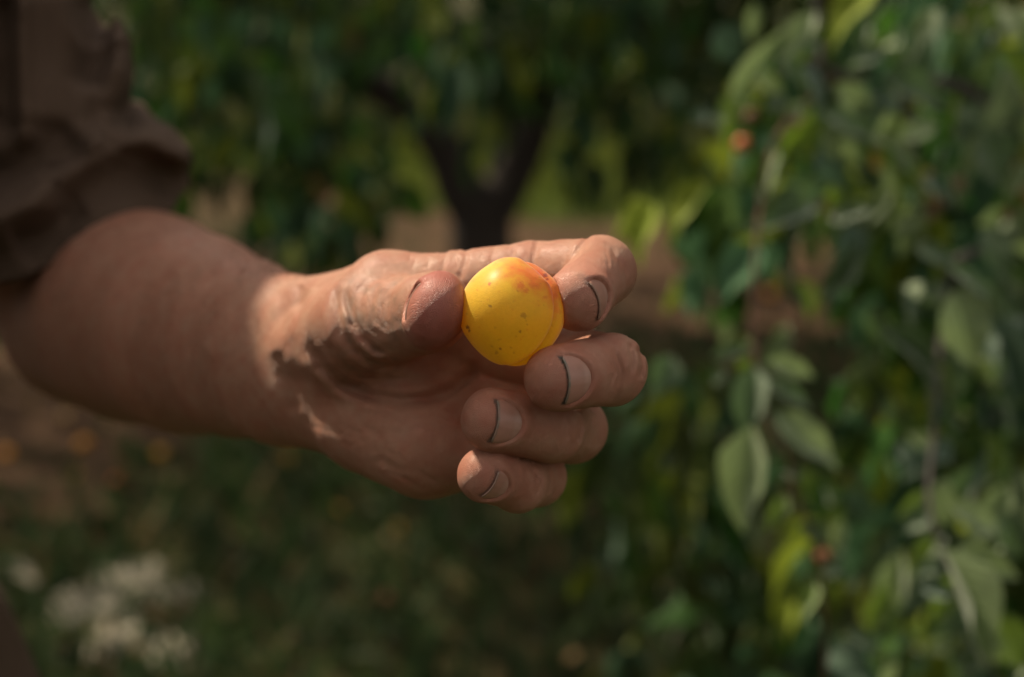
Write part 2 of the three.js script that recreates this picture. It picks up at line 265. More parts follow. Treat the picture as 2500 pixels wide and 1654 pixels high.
function nailEdge(N, x, y) {                                      // signed distance to the outline, negative inside
  const q = Math.hypot(x / N.hw, Math.max(0, N.len * 0.86 - y) / (N.len * 0.86)), e = (q - 1) * Math.min(N.hw, N.len) * 0.95;
  return Math.max(e, y - N.len);
}
const nailList = Object.values(NAILS);
function nailed(d, x, y, z) {
  for (const N of nailList) {
    const a = x - N.o[0], b = y - N.o[1], c = z - N.o[2], ny = a * N.u[0] + b * N.u[1] + c * N.u[2]; if (ny < -4 || ny > N.len + 4) continue;
    const nx = a * N.w[0] + b * N.w[1] + c * N.w[2]; if (nx > N.hw + 4 || nx < -N.hw - 4) continue;
    const nz = a * N.n[0] + b * N.n[1] + c * N.n[2]; if (nz < 0.5 || nz > N.z0 + 5) continue;
    const e = nailEdge(N, nx, ny), s = nailZ(N, nx, ny);
    const side = smooth(N.len + 0.2, N.len - 2.2, ny);
    if (e < 0.15) d = smax(d, nz - s + 0.26, 0.2);
    else d -= (0.55 * smooth(0.05, 1.0, e) * smooth(4.0, 1.0, e)) * side * smooth(0.2, 3, nz);
    if (ny > N.len - 0.6) d += 0.14 * Math.exp(-(((ny - N.len - 0.25) / 0.42) ** 2)) * smooth(N.hw + 0.6, N.hw - 0.8, Math.abs(nx)) * smooth(1, 4, nz);
  }
  return d;
}
function dArm(x, y, z) {
  let d = dBones(armBones, 4, x, y, z);
  if (z > -145) {
    let p = dBones(palmBones, 5.5, x, y, z); d = smin(d, p, 7);
    for (const f in digits) {
      const g = digits[f], q = dBones(g.B, g.k, x, y, z), m = Math.hypot(x - g.mcp[0], y - g.mcp[1], z - g.mcp[2]);
      d = smin(d, q, f === 'thumb' ? mix(7, 0.9, smooth(12, 30, m)) : mix(7, 0.55, smooth(12, 27, m)));
    }
    if (d < 6 && d > -6) {
      d = nailed(d, x, y, z);
      d = smax(d, 0.06 - dPlum(x, y, z), 0.6);
    }
  }
  if (d < 4 && d > -4) {
    const s = 1 / (K * (1 - z / D0)), px = 1250 + x * s, py = 827 - y * s;
    d += foldDepth(px, py, z) + 0.30 * noise(x * 0.09, y * 0.09, z * 0.09) + 0.05 * noise(x * 0.45 + 3, y * 0.45, z * 0.45) + 0.03 * noise(x * 1.3, y * 1.3, z * 1.3);
  }
  return d;
}
const PERSON_AT = new THREE.Vector3(-0.36, 0, -0.5);
const person = thing('person', PERSON_AT);
tag(person, 'man in brown shirt with rolled sleeve reaching out one hand with a plum', 'person');
// skin colour: tan with redder finger ends and knuckles, blotches, and soil in the creases round the thumb
const pads = ['index', 'middle', 'ring', 'pinky', 'thumb'].map((f) => digits[f].tip);
function skinColour(x, y, z, nx, ny, nz, out) {
  const s = 1 / (K * (1 - z / D0)), px = 1250 + x * s, py = 827 - y * s;
  let near = 1e9; for (const p of pads) near = Math.min(near, Math.hypot(x - p[0], y - p[1], z - p[2]));
  const tip = smooth(22, 8, near), thumbPad = smooth(19, 12, Math.hypot(x - pads[4][0] - 2, y - pads[4][1], z - pads[4][2] + 1)) * smooth(955, 1035, px);
  const blot = fbm(x * 0.07 + 5, y * 0.07, z * 0.07, 4), fine = fbm(x * 0.9, y * 0.9, z * 0.9, 3);
  let r = 0.45, g = 0.205, b = 0.124;
  const mott = 1.35 * fbm(x * 0.28 + 9, y * 0.28, z * 0.28, 4), freck = clamp(fbm(x * 0.5 + 31, y * 0.5, z * 0.5, 2) * 4 - 1.35, 0, 1) * smooth(-60, -110, z);
  r *= 1 + 0.10 * blot + 0.05 * mott; g *= 1 + 0.17 * blot + 0.22 * mott; b *= 1 + 0.20 * blot + 0.26 * mott; r *= 1 - 0.3 * freck; g *= 1 - 0.42 * freck; b *= 1 - 0.46 * freck;
  const red = 0.55 * tip + 0.45 * thumbPad; r *= 1 - 0.12 * thumbPad; g *= 1 - 0.17 * red - 0.26 * thumbPad; b *= 1 - 0.12 * red - 0.24 * thumbPad;
  // tan is lighter on the palm side of the fingers
  const dirtZone = z > -70 && z < 6 ? smooth(1000, 960, px) * smooth(780, 860, px) * smooth(650, 690, py) * smooth(1000, 880, py) : 0;
  const grit = clamp(0.25 + 1.6 * fbm(x * 0.35, y * 0.35, z * 0.35, 4), 0, 1) * dirtZone;
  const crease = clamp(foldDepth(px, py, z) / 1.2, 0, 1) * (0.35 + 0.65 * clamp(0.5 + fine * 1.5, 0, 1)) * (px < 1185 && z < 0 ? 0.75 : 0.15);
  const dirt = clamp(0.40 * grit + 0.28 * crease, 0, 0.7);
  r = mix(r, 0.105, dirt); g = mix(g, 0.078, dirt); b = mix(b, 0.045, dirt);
  for (const N of nailList) {                                     // soil packed under the free edges
    const a = x - N.o[0], bb = y - N.o[1], c = z - N.o[2], yy = a * N.u[0] + bb * N.u[1] + c * N.u[2]; if (yy < N.len - 2 || yy > N.len + 3) continue;
    const xx = a * N.w[0] + bb * N.w[1] + c * N.w[2], zz = a * N.n[0] + bb * N.n[1] + c * N.n[2]; if (zz < 1 || Math.abs(xx) > N.hw + 0.6) continue;
    const q = N.dirt * smooth(N.len - 1.2, N.len - 0.6, yy) * smooth(N.len + 0.62, N.len + 0.25, yy) * smooth(N.hw + 0.5, N.hw - 0.3, Math.abs(xx)); r = mix(r, 0.055, q); g = mix(g, 0.052, q); b = mix(b, 0.038, q);
  }
  const f2 = 1 + 0.10 * fine; out[0] = r * f2; out[1] = g * f2; out[2] = b * f2;
}
const skinBump = (() => {                                         // fine skin relief: small tilted cells with furrows between them
  const n = 512, c = 30, r = rng(11), pts = []; for (let j = 0; j < c; j++) for (let i = 0; i < c; i++) pts.push([(i + r()) / c, (j + r()) / c, r()]);
  return dataTexture(n, (u, v) => {
    const ci = Math.floor(u * c), cj = Math.floor(v * c); let a = 9, b = 9, h = 0;
    for (let dj = -1; dj <= 1; dj++) for (let di = -1; di <= 1; di++) { const q = pts[((cj + dj + c) % c) * c + (ci + di + c) % c]; let dx = Math.abs(q[0] - u), dy = Math.abs(q[1] - v); if (dx > 0.5) dx = 1 - dx; if (dy > 0.5) dy = 1 - dy; const d = Math.hypot(dx, dy) * c; if (d < a) { b = a; a = d; h = q[2]; } else if (d < b) b = d; }
    const k = 0.25 + 0.55 * smooth(0, 0.35, b - a) + 0.2 * h; return [k, k, k];
  });
})();
const skinMat = new THREE.MeshPhysicalMaterial({ name: 'skin', vertexColors: true, roughness: 0.48, specularIntensity: 0.95, transmission: 0.0, bumpMap: skinBump, bumpScale: 0.00030 });
const handNet = netMesh(dArm, [-150, -62, -140], [52, 52, 28], 0.62);
const CUT = -128;                                                 // the fine hand mesh ends a little past where the coarser arm mesh begins
{
  const keep = []; for (let t = 0; t < handNet.idx.length; t += 3) { const a = handNet.idx[t], b = handNet.idx[t + 1], c = handNet.idx[t + 2]; if (Math.max(handNet.pos[a * 3 + 2], handNet.pos[b * 3 + 2], handNet.pos[c * 3 + 2]) > CUT - 1.0) keep.push(a, b, c); } handNet.idx = keep;
}
const armNet = netMesh(dArm, [-360, -75, -375], [-20, 330, -110], 2.0);
{
  const keep = []; for (let t = 0; t < armNet.idx.length; t += 3) { const q = [0, 1, 2].map((s) => armNet.pos[armNet.idx[t + s] * 3 + 2]); if (Math.min(...q) < CUT) keep.push(armNet.idx[t], armNet.idx[t + 1], armNet.idx[t + 2]); } armNet.idx = keep;
}
const bodyGeos = [netGeometry(handNet, PERSON_AT, skinColour), netGeometry(armNet, PERSON_AT, skinColour)];
console.log('hand tris', handNet.idx.length / 3, 'arm tris', armNet.idx.length / 3);
// @@BODY adds torso and head to bodyGeos

// ================================================================ THE REST OF THE MAN (he stands left of the frame, half turned towards the camera)
const FWD = new THREE.Vector3(0.55, 0, 0.835).normalize(), LEFT = new THREE.Vector3(0, 1, 0).cross(FWD), MID = new THREE.Vector3(-0.447, 0, -0.535);
const bodyAt = (f, l, y) => fromWorld(MID.clone().addScaledVector(FWD, f).addScaledVector(LEFT, l).setY(y));
const dirOf = (v) => [v.dot(CAMX), v.dot(CAMY), v.dot(CAMZ)], FN = dirOf(FWD), LN = dirOf(LEFT), UN = dirOf(new THREE.Vector3(0, 1, 0));
function boundsOf(list, pad) { const lo = [1e9, 1e9, 1e9], hi = [-1e9, -1e9, -1e9]; for (const b of list) for (let i = 0; i < 3; i++) { const e = [b.a[i], b.a[i] + b.e[i]], r = Math.max(b.ra, b.rb) * Math.max(1, 1 / (b.g + 1)) + pad; lo[i] = Math.min(lo[i], e[0] - r, e[1] - r); hi[i] = Math.max(hi[i], e[0] + r, e[1] + r); } return [lo, hi]; }
{
  const head = [bone(bodyAt(0.0, 0, 1.45), 60, bodyAt(0.02, 0, 1.56), 56), bone(bodyAt(0.01, 0, 1.685), 88, bodyAt(0.03, 0, 1.68), 84, LN, 0.86), bone(bodyAt(0.055, 0, 1.64), 64, bodyAt(0.075, 0, 1.59), 44, LN, 0.9), bone(bodyAt(0.1, 0, 1.575), 24, bodyAt(0.095, 0, 1.57), 25)];
  const face = [bone(bodyAt(0.112, 0, 1.67), 8, bodyAt(0.134, 0, 1.63), 13), bone(bodyAt(0.105, 0.035, 1.69), 10, bodyAt(0.105, -0.035, 1.69), 10), bone(bodyAt(0.112, 0.02, 1.596), 6, bodyAt(0.112, -0.02, 1.596), 6), bone(bodyAt(0.11, 0.015, 1.583), 7, bodyAt(0.11, -0.015, 1.583), 7)];
  const ears = [1, -1].map((s) => bone(bodyAt(0.0, 0.078 * s, 1.665), 22, bodyAt(0.006, 0.076 * s, 1.63), 14, LN, 0.4));
  const eyes = [1, -1].map((s) => bodyAt(0.108, 0.031 * s, 1.668));
  const sh = [bodyAt(0, -0.19, 1.455), bodyAt(-0.02, -0.235, 1.17), bodyAt(0.07, -0.24, 0.94)];
  const rightArm = [bone(sh[0], 55, sh[1], 42), bone(sh[1], 43, V.mix(sh[1], sh[2], 0.3), 42), bone(V.mix(sh[1], sh[2], 0.3), 42, sh[2], 27)];
  const rightHand = [bone(bodyAt(0.085, -0.24, 0.90), 30, bodyAt(0.105, -0.235, 0.85), 34, LN, 0.5)];
  const fing = [];
  for (let k = 0; k < 4; k++) { const f = 0.075 + k * 0.021, y = 0.83 - 0.004 * Math.abs(k - 1.5), len = [0.62, 0.78, 0.82, 0.72][k]; const a = bodyAt(f, -0.236, y), b = bodyAt(f + 0.012, -0.226, y - 0.05 * len), c = bodyAt(f + 0.008, -0.208, y - 0.085 * len), e = bodyAt(f, -0.192, y - 0.1 * len); fing.push([bone(a, 10.5, b, 9.5), bone(b, 9.5, c, 8.8), bone(c, 8.8, e, 8)]); }
  fing.push([bone(bodyAt(0.10, -0.235, 0.885), 13, bodyAt(0.135, -0.215, 0.845), 11), bone(bodyAt(0.135, -0.215, 0.845), 11, bodyAt(0.14, -0.195, 0.81), 9.5)]);
  const dHead = (x, y, z) => {
    let d = smin(dBones(head, 18, x, y, z), dBones(face, 6, x, y, z), 7); d = smin(d, dBones(ears, 4, x, y, z), 5);
    for (const e of eyes) { const q = Math.hypot(x - e[0], y - e[1], z - e[2]); d = smax(d, 13 - q, 6); d = smin(d, Math.hypot(x - e[0] + FN[0] * 7, y - e[1] + FN[1] * 7, z - e[2] + FN[2] * 7) - 12.5, 2); }
    return d;
  };
  const dRight = (x, y, z) => { let d = smin(dBones(rightArm, 12, x, y, z), dBones(rightHand, 8, x, y, z), 12); for (const f of fing) d = smin(d, dBones(f, 3, x, y, z), 3); return d; };
  const hb = boundsOf([...head, ...face, ...ears], 12), ab = boundsOf([...rightArm, ...rightHand, ...fing.flat()], 12);
  bodyGeos.push(netGeometry(netMesh(dHead, ...hb, 3.2), PERSON_AT, skinColour), netGeometry(netMesh(dRight, ...ab, 4), PERSON_AT, skinColour));
  const hairBones = [bone(bodyAt(-0.012, 0, 1.715), 92, bodyAt(-0.035, 0, 1.66), 88, LN, 0.87)];
  const dHair = (x, y, z) => { const w = toWorld(x, y, z).sub(MID), f = w.dot(FWD); let d = dBones(hairBones, 8, x, y, z) + 2 * noise(x * 0.12, y * 0.12, z * 0.12) + 1.2 * noise(x * 0.4, y * 0.4, z * 0.4); d = smax(d, (f - 0.072 + (1.76 - w.y) * 0.9) * 700, 8); return smax(d, (1.60 - w.y) * 1000, 8); };
  mesh('hair', netGeometry(netMesh(dHair, ...boundsOf(hairBones, 14), 4), PERSON_AT, null), new THREE.MeshStandardMaterial({ name: 'hair', color: lin(0.03, 0.02, 0.014), roughness: 0.7 }), person);
}
mesh('body', mergeGeometries(bodyGeos), skinMat, person);

{ // hair on the forearm and wrist
  const r = rng(41), P = armNet.pos, list = [], hairGeo = (() => { const p = [], idx = [], n = 4; for (let i = 0; i <= n; i++) { const t = i / n, w = 0.5 * (1 - 0.85 * t); for (let k = 0; k < 3; k++) p.push(Math.cos(k * 2.094) * w, t, Math.sin(k * 2.094) * w * 1 + 0); } for (let i = 0; i < n; i++) for (let k = 0; k < 3; k++) { const a = i * 3 + k, b = i * 3 + (k + 1) % 3; idx.push(a, a + 3, b, b, a + 3, b + 3); } const g = new THREE.BufferGeometry(); g.setAttribute('position', new THREE.Float32BufferAttribute(p, 3)); g.setIndex(idx); g.computeVertexNormals(); return g; })();
  const all = [armNet.pos, handNet.pos];
  for (let i = 0; i < 9000 && list.length < 2600; i++) {
    const Q = all[i % 3 ? 0 : 1], v = Math.floor(r() * Q.length / 3) * 3, x = Q[v], y = Q[v + 1], z = Q[v + 2]; if (z > -78 || z < -280 || x > -45) continue;
    const e = 1, d = dArm(x, y, z), n = V.unit([dArm(x + e, y, z) - d, dArm(x, y + e, z) - d, dArm(x, y, z + e) - d]); if (n[1] + 0.4 * n[2] < 0.05 && r() > 0.12) continue;
    const dir = V.unit(V.add(V.add(n, armDir, -0.9 - 0.8 * r()), [r() - 0.5, r() - 0.9, r() - 0.5], 0.9)), w = toWorld(x - n[0] * 0.3, y - n[1] * 0.3, z - n[2] * 0.3).sub(PERSON_AT), q = new THREE.Quaternion().setFromUnitVectors(new THREE.Vector3(0, 1, 0), inView(...dir).normalize()), l = 0.006 + 0.009 * r();
    list.push({ m: new THREE.Matrix4().compose(w, q, new THREE.Vector3(0.00011, l, 0.00011)), c: lin(0.10, 0.06, 0.035) });
  }
  const m = new THREE.InstancedMesh(hairGeo, new THREE.MeshStandardMaterial({ name: 'arm_hair', roughness: 0.5 }), list.length); list.forEach((h, i) => { m.setMatrixAt(i, h.m); m.setColorAt(i, h.c); }); m.name = 'arm_hair'; m.userData.kind = 'stuff'; m.castShadow = m.receiveShadow = true; person.add(m);
}
// ---- clothes
const weave = dataTexture(256, (u, v) => { const k = 0.5 + 0.22 * Math.sin(u * 6.2832 * 32) * Math.sin(v * 6.2832 * 32) + 0.2 * noise(u * 40, v * 40, 2); return [clamp(k, 0, 1), k, k]; });
const shirtMat = new THREE.MeshPhysicalMaterial({ name: 'brown_cotton', vertexColors: true, roughness: 0.9, specularIntensity: 0.3, bumpMap: weave, bumpScale: 0.0004 });
const clothColour = (base) => (x, y, z, nx, ny, nz, out) => { const k = 1 + 0.16 * fbm(x * 0.02, y * 0.02, z * 0.02, 4) + 0.08 * fbm(x * 0.3, y * 0.3, z * 0.3, 2); out[0] = base[0] * k; out[1] = base[1] * k; out[2] = base[2] * k; };
const CREASES = [];
{
  const c = (pts, depth, width) => CREASES.push({ pts, depth, width: width * 5.2 });
  c([[285, -60], [290, 60], [290, 150], [272, 240], [235, 330]], -5, 8); c([[200, 318], [300, 332], [390, 350], [480, 410]], -8, 8); c([[410, 235], [330, 266], [285, 285], [200, 300]], 7, 8); c([[480, 440], [350, 425], [240, 440], [110, 500]], 5, 13);
  c([[270, 335], [150, 430], [60, 500], [-80, 570]], -9, 10); c([[47, -60], [50, 100], [48, 250], [64, 380]], -6, 6); c([[-60, 440], [40, 430], [110, 400], [210, 330]], 6, 10); c([[8, -40], [10, 150], [12, 360]], 6, 7);
  c([[130, -50], [150, 80], [120, 220], [100, 320]], -3, 12); c([[235, -20], [242, 110], [205, 230]], 4, 9); c([[20, 600], [120, 560], [210, 500]], 4, 9);
}
function creaseDepth(px, py) { let s = 0; for (const f of CREASES) { let best = 1e12, tt = 0; const P = f.pts, n = P.length - 1; for (let i = 0; i < n; i++) { const ex = P[i + 1][0] - P[i][0], ey = P[i + 1][1] - P[i][1], t = clamp(((px - P[i][0]) * ex + (py - P[i][1]) * ey) / (ex * ex + ey * ey), 0, 1), dx = px - P[i][0] - ex * t, dy = py - P[i][1] - ey * t, q = dx * dx + dy * dy; if (q < best) { best = q; tt = (i + t) / n; } } const q = Math.sqrt(best) / f.width; if (q < 2.6) s += f.depth * Math.exp(-q * q) * smooth(0, 0.15, tt) * smooth(0, 0.15, 1 - tt); } return s; }
{
  const cuffN = V.unit([0.25, -0.87, -0.42]), cuffQ = [-151, 72, -285];
  const sleeve = [bone([-296, 268, -202], 72, [-250, 160, -248], 57), bone([-250, 160, -248], 57, [-236, 118, -262], 53), bone([-236, 118, -262], 53, [-216, 62, -276], 58), bone([-216, 62, -276], 58, [-200, 10, -288], 57)];
  const dSleeve = (x, y, z) => {
    const cut = (x - cuffQ[0]) * cuffN[0] + (y - cuffQ[1]) * cuffN[1] + (z - cuffQ[2]) * cuffN[2];
    let d = dBones(sleeve, 9, x, y, z);
    if (d > 40 || d < -40) return smax(d, cut, 3);
    const s = 1 / (K * (1 - z / D0)), px = 1250 + x * s, py = 827 - y * s, front = smooth(-300, -262, z);
    d += clamp(1.75 * creaseDepth(px, py), -16, 10) * front + 3.0 * noise(x * 0.03, y * 0.022, z * 0.03) + 1.2 * noise(x * 0.08, y * 0.05, z * 0.08) - 3.2 * (1 - Math.abs(noise(x * 0.035 + y * 0.02 + 3, y * 0.045 - x * 0.03, z * 0.03))) ** 4;
    const band = smooth(-42, -38, cut); d -= 5 * band;
    const wave = 3.5 * noise(x * 0.035 + 4, 2, z * 0.035), inner = d + 6 + 3 * band;
    const hollow = smax(d, -inner, 1.2);
    return smax(mix(d, hollow, smooth(-75, -55, cut)), cut + wave, 2.4);
  };
  const torso = [bone(bodyAt(0, 0.14, 1.44), 76, bodyAt(0, -0.14, 1.44), 76), bone(bodyAt(0.01, 0, 1.40), 178, bodyAt(0.012, 0, 1.20), 172, FN, 0.66), bone(bodyAt(0.012, 0, 1.2), 172, bodyAt(0.015, 0, 0.90), 182, FN, 0.72), bone(bodyAt(0, 0.05, 1.475), 66, bodyAt(0, -0.05, 1.475), 66), bone(bodyAt(0, 0.17, 1.455), 72, [-296, 268, -202], 72), bone(bodyAt(0.0, 0.118, 1.08), 92, bodyAt(0.0, 0.128, 0.98), 112), bone(bodyAt(0, -0.18, 1.45), 74, bodyAt(-0.02, -0.235, 1.19), 60)];
  const dTorso = (x, y, z) => { const w = toWorld(x, y, z); let d = dBones(torso, 26, x, y, z) + 4 * noise(x * 0.016, y * 0.016, z * 0.016) + 2 * noise(x * 0.04, y * 0.03, z * 0.04); d = smax(d, (0.84 - w.y) * 1000, 3); const rel = w.sub(MID); return smax(d, (w.y - 1.528 + rel.dot(FWD) * 0.35) * 1000, 4); };
  const tb = boundsOf(torso, 14);
  const cutOf = (x, y, z) => (x - cuffQ[0]) * cuffN[0] + (y - cuffQ[1]) * cuffN[1] + (z - cuffQ[2]) * cuffN[2], cloth = clothColour([0.092, 0.060, 0.040]);
  const dUpper = (x, y, z) => smax(dSleeve(x, y, z), cutOf(x, y, z) + 36, 0.5), dCuff = (x, y, z) => smax(dSleeve(x, y, z), -41 - cutOf(x, y, z), 1.5);
  const shirt = mesh('shirt', mergeGeometries([netGeometry(netMesh(dUpper, [-385, -70, -385], [-110, 350, -110], 2.2), PERSON_AT, cloth, 30), netGeometry(netMesh(dTorso, ...tb, 6), PERSON_AT, cloth, 30)]), shirtMat, person);
  mesh('rolled_cuff', netGeometry(netMesh(dCuff, [-300, -40, -385], [-110, 140, -160], 2.2), PERSON_AT, cloth, 30), shirtMat, shirt);
  const legs = [bone(bodyAt(0.01, 0.08, 0.93), 128, bodyAt(0.01, -0.08, 0.93), 128, FN, 0.95)], boots = [];
  for (const s of [1, -1]) { const k = s > 0 ? 0.06 : -0.03; legs.push(bone(bodyAt(0.01, 0.095 * s, 0.88), 104, bodyAt(k + 0.03, 0.11 * s, 0.50), 74), bone(bodyAt(k + 0.03, 0.11 * s, 0.50), 74, bodyAt(k, 0.12 * s, 0.08), 66)); boots.push([bone(bodyAt(k, 0.12 * s, 0.10), 50, bodyAt(k, 0.12 * s, 0.05), 48), bone(bodyAt(k - 0.02, 0.12 * s, 0.04), 42, bodyAt(k + 0.17, 0.13 * s, 0.038), 44, UN, 0.9)]); }
  const dLegs = (x, y, z) => { const w = toWorld(x, y, z); let d = dBones(legs, 16, x, y, z) + 3.5 * noise(x * 0.02, y * 0.03, z * 0.02); return smax(smax(d, (0.07 - w.y) * 1000, 3), (w.y - 1.0) * 1000, 3); };
  mesh('trousers', netGeometry(netMesh(dLegs, ...boundsOf(legs, 12), 7), PERSON_AT, clothColour([0.075, 0.060, 0.047]), 30), new THREE.MeshStandardMaterial({ name: 'brown_canvas', vertexColors: true, roughness: 0.92, bumpMap: weave, bumpScale: 0.0003 }), person);
  for (const b of boots) { const dBoot = (x, y, z) => { const w = toWorld(x, y, z); return smax(dBones(b, 10, x, y, z), (0.002 - w.y) * 1000, 2); }; mesh('boot', netGeometry(netMesh(dBoot, ...boundsOf(b, 8), 4), PERSON_AT, clothColour([0.06, 0.042, 0.03]), 30), new THREE.MeshStandardMaterial({ name: 'leather', vertexColors: true, roughness: 0.7 }), person); }
}
const nailMat = new THREE.MeshPhysicalMaterial({ name: 'nail', vertexColors: true, roughness: 0.38, specularIntensity: 0.9, clearcoat: 0.2, clearcoatRoughness: 0.4 });
for (const [f, N] of Object.entries(NAILS)) {
  const nu = 22, nv = 26, pos = [], col = [], idx = [], ends = 0.35;
  const put = (x, y, z) => { const p = V.add(V.add(V.add(N.o, N.w, x), N.u, y), N.n, z), w = toWorld(...p).sub(PERSON_AT); pos.push(w.x, w.y, w.z); };
  const lim = (y) => nailHalf(N, y) * (1 - 0.10 * smooth(N.len - 0.2, N.len + ends, y));
  for (let side = 0; side < 2; side++) for (let j = 0; j <= nv; j++) for (let i = 0; i <= nu; i++) {
    const y = (N.len + ends) * (1 - Math.cos(Math.PI * j / nv)) / 2, x = (i / nu * 2 - 1) * (lim(y) - 0.02), e = Math.min(1, (1 - Math.abs(i / nu * 2 - 1)) * 8, j * 0.5, (nv - j) * 0.7);
    const ridge = 0.03 * noise(x * 2.2, y * 0.08, 3) + 0.02 * noise(x * 0.6, y * 0.5, 8);
    put(x, y, nailZ(N, x, y) + (side ? -0.30 : -0.03 + 0.08 * e + ridge));
    const rim = smooth(N.len - 0.35 - 0.35 * noise(x * 0.9, N.hw, 2), N.len + 0.05, y) * (0.75 + 0.35 * noise(x * 1.4, N.hw, 9)), moon = smooth(3.6, 1.8, y) * smooth(N.hw * 0.9, N.hw * 0.4, Math.abs(x)), sp = 1 + 0.12 * fbm(x * 0.7, y * 0.7, N.hw, 3), edge = smooth(N.hw - 1.1, N.hw - 0.2, Math.abs(x));
    let c = [0.375, 0.185, 0.13]; c = V.mix(c, [0.44, 0.28, 0.21], 0.4 * moon); c = V.mix(c, [0.30, 0.15, 0.10], 0.4 * edge); c = V.mix(c, [0.13, 0.13, 0.095], N.dirt * rim);
    col.push(c[0] * sp, c[1] * sp, c[2] * sp);
  }
  const A = (nu + 1) * (nv + 1), id = (i, j, s) => s * A + j * (nu + 1) + i;
  for (let j = 0; j < nv; j++) for (let i = 0; i < nu; i++) { idx.push(id(i, j, 0), id(i + 1, j, 0), id(i + 1, j + 1, 0), id(i, j, 0), id(i + 1, j + 1, 0), id(i, j + 1, 0)); idx.push(id(i, j, 1), id(i + 1, j + 1, 1), id(i + 1, j, 1), id(i, j, 1), id(i, j + 1, 1), id(i + 1, j + 1, 1)); }
  const rimPts = []; for (let i = 0; i <= nu; i++) rimPts.push([i, 0]); for (let j = 1; j <= nv; j++) rimPts.push([nu, j]); for (let i = nu - 1; i >= 0; i--) rimPts.push([i, nv]); for (let j = nv - 1; j > 0; j--) rimPts.push([0, j]);
  for (let q = 0; q < rimPts.length; q++) { const a = rimPts[q], b = rimPts[(q + 1) % rimPts.length]; idx.push(id(...a, 0), id(...a, 1), id(...b, 0), id(...b, 0), id(...a, 1), id(...b, 1)); }
  const g = new THREE.BufferGeometry(); g.setAttribute('position', new THREE.Float32BufferAttribute(pos, 3)); g.setAttribute('color', new THREE.Float32BufferAttribute(col, 3)); g.setIndex(idx); g.computeVertexNormals();
  mesh(f === 'thumb' ? 'thumbnail' : 'fingernail', g, nailMat, person);
}
